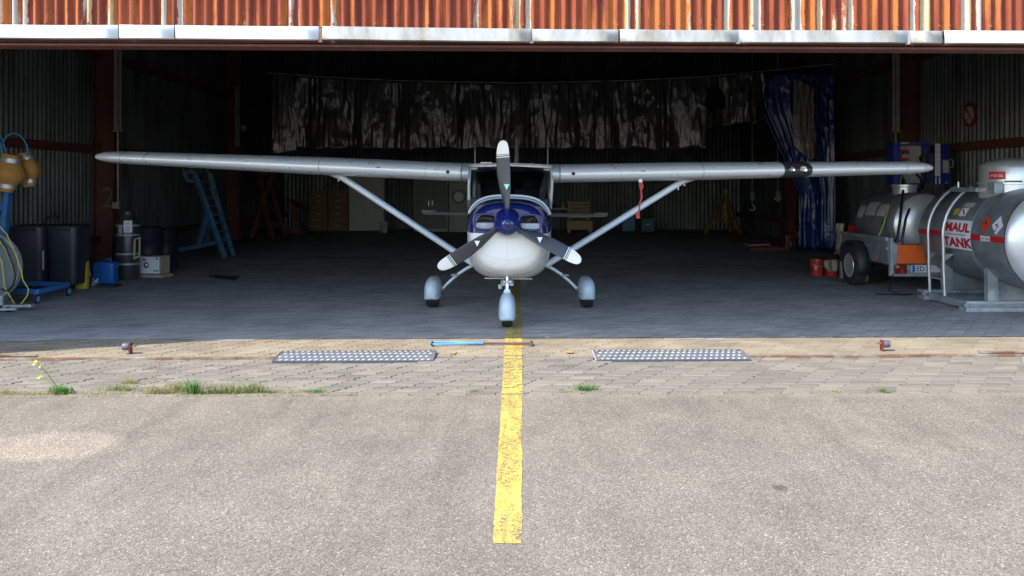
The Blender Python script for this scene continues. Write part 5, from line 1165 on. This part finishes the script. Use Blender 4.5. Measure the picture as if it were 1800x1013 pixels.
for p_ in (((1590, 318, 15.2), (1586, 345, 13.9), (1583, 380, 13.66), (1578, 415, 13.60), (1576, 428, 13.58)), ((1618, 327, 15.0), (1605, 350, 13.9), (1592, 385, 13.64), (1586, 420, 13.58), (1585, 428, 13.58))):
    MB().tube([P(*q) for q in p_], .021, 8).build('filling_hose', M_CABLEK, tl, smooth=50)
MB().tube([P(1587, 300, 15.9), P(1580, 330, 15.0), P(1562, 365, 14.1), P(1553, 395, 14.0), P(1546, 412, 13.95)], .009, 6).build('yellow_wire', M_CABLEY, tl, smooth=50)
MB().tube([P(1546, 412, 13.95), P(1542, 420, 14.05), P(1553, 422, 13.9), P(1559, 420, 13.8)], .012, 6).build('yellow_wire', M_CABLEY, tl, smooth=50)
MB().bar((X0 + .2, Y1 - .05, .9), (X1 - .2, Y1 - .05, .9), .06, .14).build('red_front_rail', M_RED, tl)
MB().tube([P(1570, 482, 13.55), P(1566, 500, 13.6), Vector((PX(1563, 13.8), 13.8, .02)), Vector((PX(1572, 13.6), 13.55, .012)), Vector((PX(1602, 13.5), 13.45, .012)), Vector((PX(1590, 13.4), 13.35, .012)), Vector((PX(1541, 13.4), 13.45, .012))], .011, 6).build('earthing_cable', M_CABLEK, tl, smooth=50)
def rag(pts_px, D, lab, seed):
    m = MB(); rows = []
    for j, (xa, xb, y) in enumerate(pts_px):
        rows.append([P(xa + (xb - xa) * i / 9, y + 2 * noise.noise(Vector((i * .6, j, seed))), D) + Vector((0, .05 * math.sin(i * 1.3 + seed) + .03 * noise.noise(Vector((i, j * .7, seed))), 0)) for i in range(10)])
    m.loft(rows, False, False); return tag(m.build('cloth_rag', M_RAG, smooth=70, solid=.012), lab, 'rag', 'beige rags')
rag(((1469, 1486, 393), (1467, 1487, 400), (1470, 1484, 410), (1471, 1483, 420), (1470, 1480, 428), (1467, 1477, 434), (1470, 1475, 440)), 15.55, 'beige cloth rag hanging over the front corner of the trailer', 3)
rag(((1451, 1474, 458), (1449, 1475, 462), (1449, 1476, 468), (1452, 1475, 473), (1455, 1470, 477)), 16.05, 'beige cloth rag draped over the right red bucket', 8)
def bucket(px, D, lab, r=.13, h=.30):
    t = thing('red_bucket', lab, 'bucket', (PX(px, D), D, 0), 'red buckets by the trailer'); x = PX(px, D)
    MB().lathe([(.01, .0), (r * .84, .0), (r * .86, .01), (r * .98, h - .03), (r * 1.05, h - .03), (r * 1.05, h), (r * .96, h), (r * .84, .02), (.01, .02)], (x, D, 0), 'Z', 28).build('bucket_body', M_RED, t, smooth=40)
    MB().tube([(x - r * 1.06, D, h - .04), (x - r * .8, D - .1, h - .10), (x, D - .14, h - .13), (x + r * .8, D - .1, h - .10), (x + r * 1.06, D, h - .04)], .004, 6).build('wire_handle', M_STEEL, t, smooth=40)
    if px < 1440: cyl_patch(x, D, r * .96, -.65, -.3, .11, .19, 'round_sticker', M_CABL, t)
bucket(1436, 16.35, 'red plastic bucket standing free left of the trailer wheel'); bucket(1462, 16.25, 'red plastic bucket covered by a beige rag beside the trailer wheel')
tag(MB().box(P(1521, 490, 15.2) * 1.0 + Vector((0, .1, 0)), (.16, .12, .12)).build('wheel_chock', M_YPL, bevel=.02), 'dull yellow wheel chock behind the trailer tyre', 'wheel chock')
# fuel dispenser cabinet on a post
fd = thing('fuel_dispenser', 'blue fuel dispenser cabinet with its door standing open', 'fuel dispenser', (PX(1606, 16.4), 16.5, 0))
D = 16.3; bx0, bx1, bz0, bz1 = PX(1581, D), PX(1634, D), PZ(324, D), PZ(250, D)
m = MB(); m.bb(bx0, bx0 + .02, D, D + .35, bz0, bz1); m.bb(bx1 - .02, bx1, D, D + .35, bz0, bz1); m.bb(bx0 + .021, bx1 - .021, D, D + .35, bz1 - .05, bz1); m.bb(bx0 + .021, bx1 - .021, D, D + .35, bz0, bz0 + .02); m.bb(bx0 + .021, bx1 - .021, D + .33, D + .35, bz0 + .021, bz1 - .051)
m.build('cabinet_box', M_DBLUE, fd)
MB().bb(bx0 - .09, bx0 - .002, D + .05, D + .35, bz0, bz1 - .0).build('side_duct', M_DBLUE, fd)
MB().bb(bx0 + .022, bx1 - .022, D + .30, D + .328, bz0 + .022, bz1 - .052).build('back_panel', M_CABL, fd)
MB().bb(bx0 + .03, bx0 + .18, D - .004, D - .001, bz1 - .032, bz1 - .004).build('name_plate', M_CABL, fd)
MB().box((bx0 + .15, D + .2, bz1 - .24), (.20, .16, .20)).build('flow_meter', M_RED, fd, bevel=.03); MB().box((bx0 + .17, D + .115, bz1 - .20), (.13, .01, .045)).build('meter_display', M_DARK, fd); MB().box((bx0 + .17, D + .115, bz1 - .26), (.12, .01, .07)).build('meter_plate', M_CABL, fd)
text_mesh('010', .03, lambda u, v: Vector((bx0 + .17 + u, D + .1085, bz1 - .20 + v)), 'meter_digits', M_CABL, fd)
MB().box((bx0 + .13, D + .2, bz1 - .42), (.16, .14, .10)).build('pump_head', M_RED, fd, bevel=.03); MB().box((bx0 + .16, D + .12, bz1 - .40), (.12, .01, .03)).build('meter_plate', M_CABL, fd)
MB().lathe([(.002, -.05), (.07, -.05), (.08, 0), (.07, .05), (.002, .05)], (bx1 - .06, D + .10, bz1 - .30), 'Y', 20).build('nozzle_boot', M_DARK, fd, smooth=40); MB().box((bx1 - .06, D + .08, bz1 - .38), (.11, .10, .22)).build('nozzle_holder', M_DARK, fd, bevel=.04)
MB().tube([(bx1 - .05, D + .05, bz1 - .45), (bx1 - .10, D - .05, bz0 + .1), (bx1 - .22, D - .15, bz0 - .1), (bx1 - .3, D - .3, bz0 + .1), (bx1 - .42, D - .3, bz0 + .22)], .022, 8).build('delivery_hose', M_CABLEK, fd, smooth=50)
MB().tube([(bx0 + .06, D + .1, bz0 + .25), (bx0 + .05, D - .05, bz0 + .05), (bx0 + .03, D - .3, bz0 - .3)], .028, 8).build('suction_hose', M_CABLEK, fd, smooth=50)
dr0, dr1 = PX(1641, D), PX(1674, D)
dd = MB().loft([[Vector((dr0, D - .02, bz0)), Vector((dr1, D + .10, bz0)), Vector((dr1, D + .115, bz0)), Vector((dr0, D - .005, bz0))], [Vector((dr0, D - .02, bz1 - .03)), Vector((dr1, D + .10, bz1 - .03)), Vector((dr1, D + .115, bz1 - .03)), Vector((dr0, D - .005, bz1 - .03))]]).build('cabinet_door', M_DBLUE, fd)
def dpt(u, v, k=.004): return Vector((dr0 + (dr1 - dr0) * u, D - .02 + .12 * u - k, bz0 + (bz1 - .03 - bz0) * v))
def dq(u0, u1, v0, v1, nm, mat, k=.004): return MB().add([dpt(u0, v0, k), dpt(u1, v0, k), dpt(u1, v1, k), dpt(u0, v1, k)], [(0, 1, 2, 3)]).build(nm, mat, dd)
dq(.05, .40, .2, .79, 'instruction_sheet', M_PAPER); dq(.06, .40, .80, 1.0, 'instruction_sheet', M_PAPER); dq(.06, .16, .0, .18, 'instruction_sheet', M_PAPER); dq(.30, .40, .0, .18, 'instruction_sheet', M_PAPER); dq(.55, .95, .28, .6, 'notice_frame', M_CABL); dq(.58, .92, .31, .575, 'notice_sheet', pm('grey_paper', (.40, .40, .45), .8), .007); dq(.72, .86, .01, .07, 'yellow_label', M_YPL)
for k in range(5): dq(.08, .36, .30 + .09 * k, .305 + .09 * k, 'print_line', M_CABG, .007)
MB().tube([dpt(1.0, .42), dpt(1.14, .43, .04), dpt(1.14, .60, .04), dpt(1.0, .61)], .009, 6).build('door_handle', M_CABL, dd, smooth=50)
MB().bar(((bx0 + bx1) / 2, D + .22, 0), ((bx0 + bx1) / 2, D + .22, bz0), .1, .1).build('post', M_BEAM, fd)
# no open flame sign on the right wall
sg = thing('no_flame_sign', 'round red and white no open flame sign on the right wall', 'sign', (WX - .06, 16.55, 2.95)); sc_ = Vector((WX - .035, FPX * (WX - .035) / 804, PZ(202, 16.5)))
MB().lathe([(.002, -.004), (.20, -.004), (.20, .004), (.002, .004)], sc_, 'X', 36).build('sign_plate', pm('sign_white', (.55, .52, .48), .6), sg)
MB().ring([(.165, -.006), (.235, -.006), (.235, .006), (.165, .006)], sc_, 'X', 36).build('red_ring', pm('sign_red', (.30, .03, .025), .5), sg)
def sq(y, z): return sc_ + Vector((-.0075, -y, z))
MB().add([sq(-.135, .115), sq(-.105, .14), sq(.135, -.115), sq(.105, -.14)], [(0, 1, 2, 3)]).build('red_bar', MATS['sign_red'], sg)
MB().add([sq(-.02, -.02), sq(.0, -.02), sq(-.05, -.13), sq(-.075, -.13)], [(0, 1, 2, 3)]).add([sq(-.07, .13), sq(-.03, .09), sq(-.06, .03), sq(-.10, .06)], [(0, 1, 2, 3)]).build('match_symbol', M_BLACKTXT, sg)

# ------------------------------------------------------------------ weeds along the asphalt edge
def tuft(px, py, n, h, spread, mat, lab, lean=.5, w=.004, nm='grass_tuft', cat='grass tuft'):
    D = FPX * (CAMH - ZO) / (py - HOR); x = PX(px, D); m = MB(); n = int(n * 1.7); w *= .62
    for k in range(n):
        bx_, by_ = random.gauss(0, spread * .45), random.gauss(0, .022); hh = h * random.uniform(.3, 1.05); a = random.uniform(0, 6.28); l = hh * lean * random.uniform(.5, 2.0)
        b0 = Vector((x + bx_, D + by_, ZO + .002)); d = Vector((math.cos(a), math.sin(a) * .7, 0)); s_ = Vector((-d.y, d.x, 0)) * w * random.uniform(.6, 1.3)
        p1 = b0 + d * l * .35 + Vector((0, 0, hh * .6)); p2 = b0 + d * l + Vector((0, 0, hh * .95))
        m.add([b0 - s_, b0 + s_, p1 + s_ * .8, p1 - s_ * .8, p2], [(0, 1, 2, 3), (3, 2, 4)])
    return tag(m.build(nm, mat), lab, cat, 'weeds along the asphalt edge')
tuft(107, 692, 110, .075, .10, M_GRASSV, 'bright green leafy weed below the yellow flowers', .9, .007)
tuft(342, 692, 90, .15, .07, M_GRASSV, 'tallest bright green grass tuft at the asphalt edge', .4, .005)
tuft(392, 692, 170, .10, .22, M_GRASS, 'wide green grass tuft right of the tallest tuft', .6)
tuft(448, 691, 150, .11, .14, M_GRASS, 'dense green grass tuft below the left end of the left ramp', .6)
tuft(212, 687, 90, .07, .14, M_GRASS, 'thin pale green tuft between the bright weed and dry grass', .7)
tuft(229, 675, 70, .06, .09, M_STRAW, 'small yellowish tuft growing up in the paver joints', .7)
tuft(282, 692, 170, .08, .20, M_STRAW, 'broad dry straw-coloured tuft with a tall stalk behind', .7)
tuft(312, 688, 90, .10, .10, M_GRASS, 'greyish grass tuft joining the dry tuft on its right', .6)
tuft(555, 690, 70, .045, .10, M_GRASSV, 'small flat green tuft below the middle of the left ramp', 1.0)
tuft(1028, 686, 60, .06, .10, M_GRASSV, 'small leafy green weed right of the yellow line', 1.0, .007)
tuft(993, 690, 30, .025, .12, M_GRASS, 'tiny green weed just right of the yellow line', 1.0)
tuft(830, 689, 40, .03, .10, M_GRASS, 'tiny green weed just left of the yellow line', 1.0)
tuft(1553, 690, 30, .05, .04, M_GRASSV, 'single dark green weed far right at the asphalt edge', .7, .006)
tuft(1466, 689, 30, .03, .07, M_STRAW, 'tiny yellow-green weed right of the right ramp', 1.0)
tuft(70, 694, 120, .035, .28, M_STRAW, 'low dry weeds at the asphalt edge near the left border', 1.0)
tuft(15, 692, 70, .05, .14, M_STRAW, 'dry straw tuft at the very left end of the asphalt edge', 1.0)
tuft(175, 693, 90, .03, .30, M_STRAW, 'low dry weeds between the bright weed and the pale tuft', 1.0)
tuft(500, 691, 60, .03, .16, M_STRAW, 'low dry weeds right of the dense green tuft', 1.0)
# strip of dust and dead grass along the joint
dl = MB()
for k in range(2600):
    x = random.uniform(-5.4, 5.6) if k % 3 else random.uniform(-5.4, -1.2); y = fy(x, Y_AS) + random.gauss(0.01, .022); a = random.uniform(0, 6.28); l = random.uniform(.006, .02); d = Vector((math.cos(a), math.sin(a), 0)) * l; s_ = Vector((-d.y, d.x, 0)) * .25
    b0 = Vector((x, y, ZO + .005)); dl.add([b0 - s_, b0 + s_, b0 + d + Vector((0, 0, random.uniform(0, .012)))], [(0, 1, 2)])
o = dl.build('dry_litter', M_STRAW); o['kind'] = 'stuff'; o['label'] = 'dry grass litter along the joint of asphalt and pavers'
# yellow flowering stalk and dry stalk
D = FPX * (CAMH - ZO) / (690 - HOR)
fl = thing('flowering_weed', 'thin weed stalk with small yellow flowers at the left', 'flower', (PX(106, D), D, ZO))
def W_(px, py, dd_=0): return P(px, py, D + dd_)
MB().tube([W_(106, 688), W_(95, 673), W_(84, 658), W_(72, 645), W_(64, 637)], [.0055, .005, .0045, .004, .0035], 5).tube([W_(84, 658), W_(78, 654), W_(84, 652)], .004, 5).tube([W_(92, 670), W_(80, 667), W_(70, 664)], .0035, 5).build('stem', M_GRASS, fl)
for px, py, r_ in ((63, 635, .016), (59, 640, .012), (70, 644, .012), (68, 663, .017), (72, 661, .012)):
    m = MB(); c_ = W_(px, py)
    for k in range(5):
        a = k * 1.2566; d = Vector((math.cos(a), -.4, math.sin(a))) * r_; s_ = Vector((-math.sin(a), 0, math.cos(a))) * r_ * .5; m.add([c_, c_ + d * .6 - s_, c_ + d, c_ + d * .6 + s_], [(0, 1, 2, 3)])
    m.build('blossom', M_FLOWER, fl)
tag(MB().tube([W_(267, 688), W_(275, 660), W_(283, 630), W_(286, 620)], [.004, .003, .0025, .004], 5).tube([W_(275, 660), W_(282, 643), W_(288, 634)], .0022, 5).build('dry_stalk', M_STRAW), 'tall dry grass stalk rising above the broad dry tuft', 'stalk')
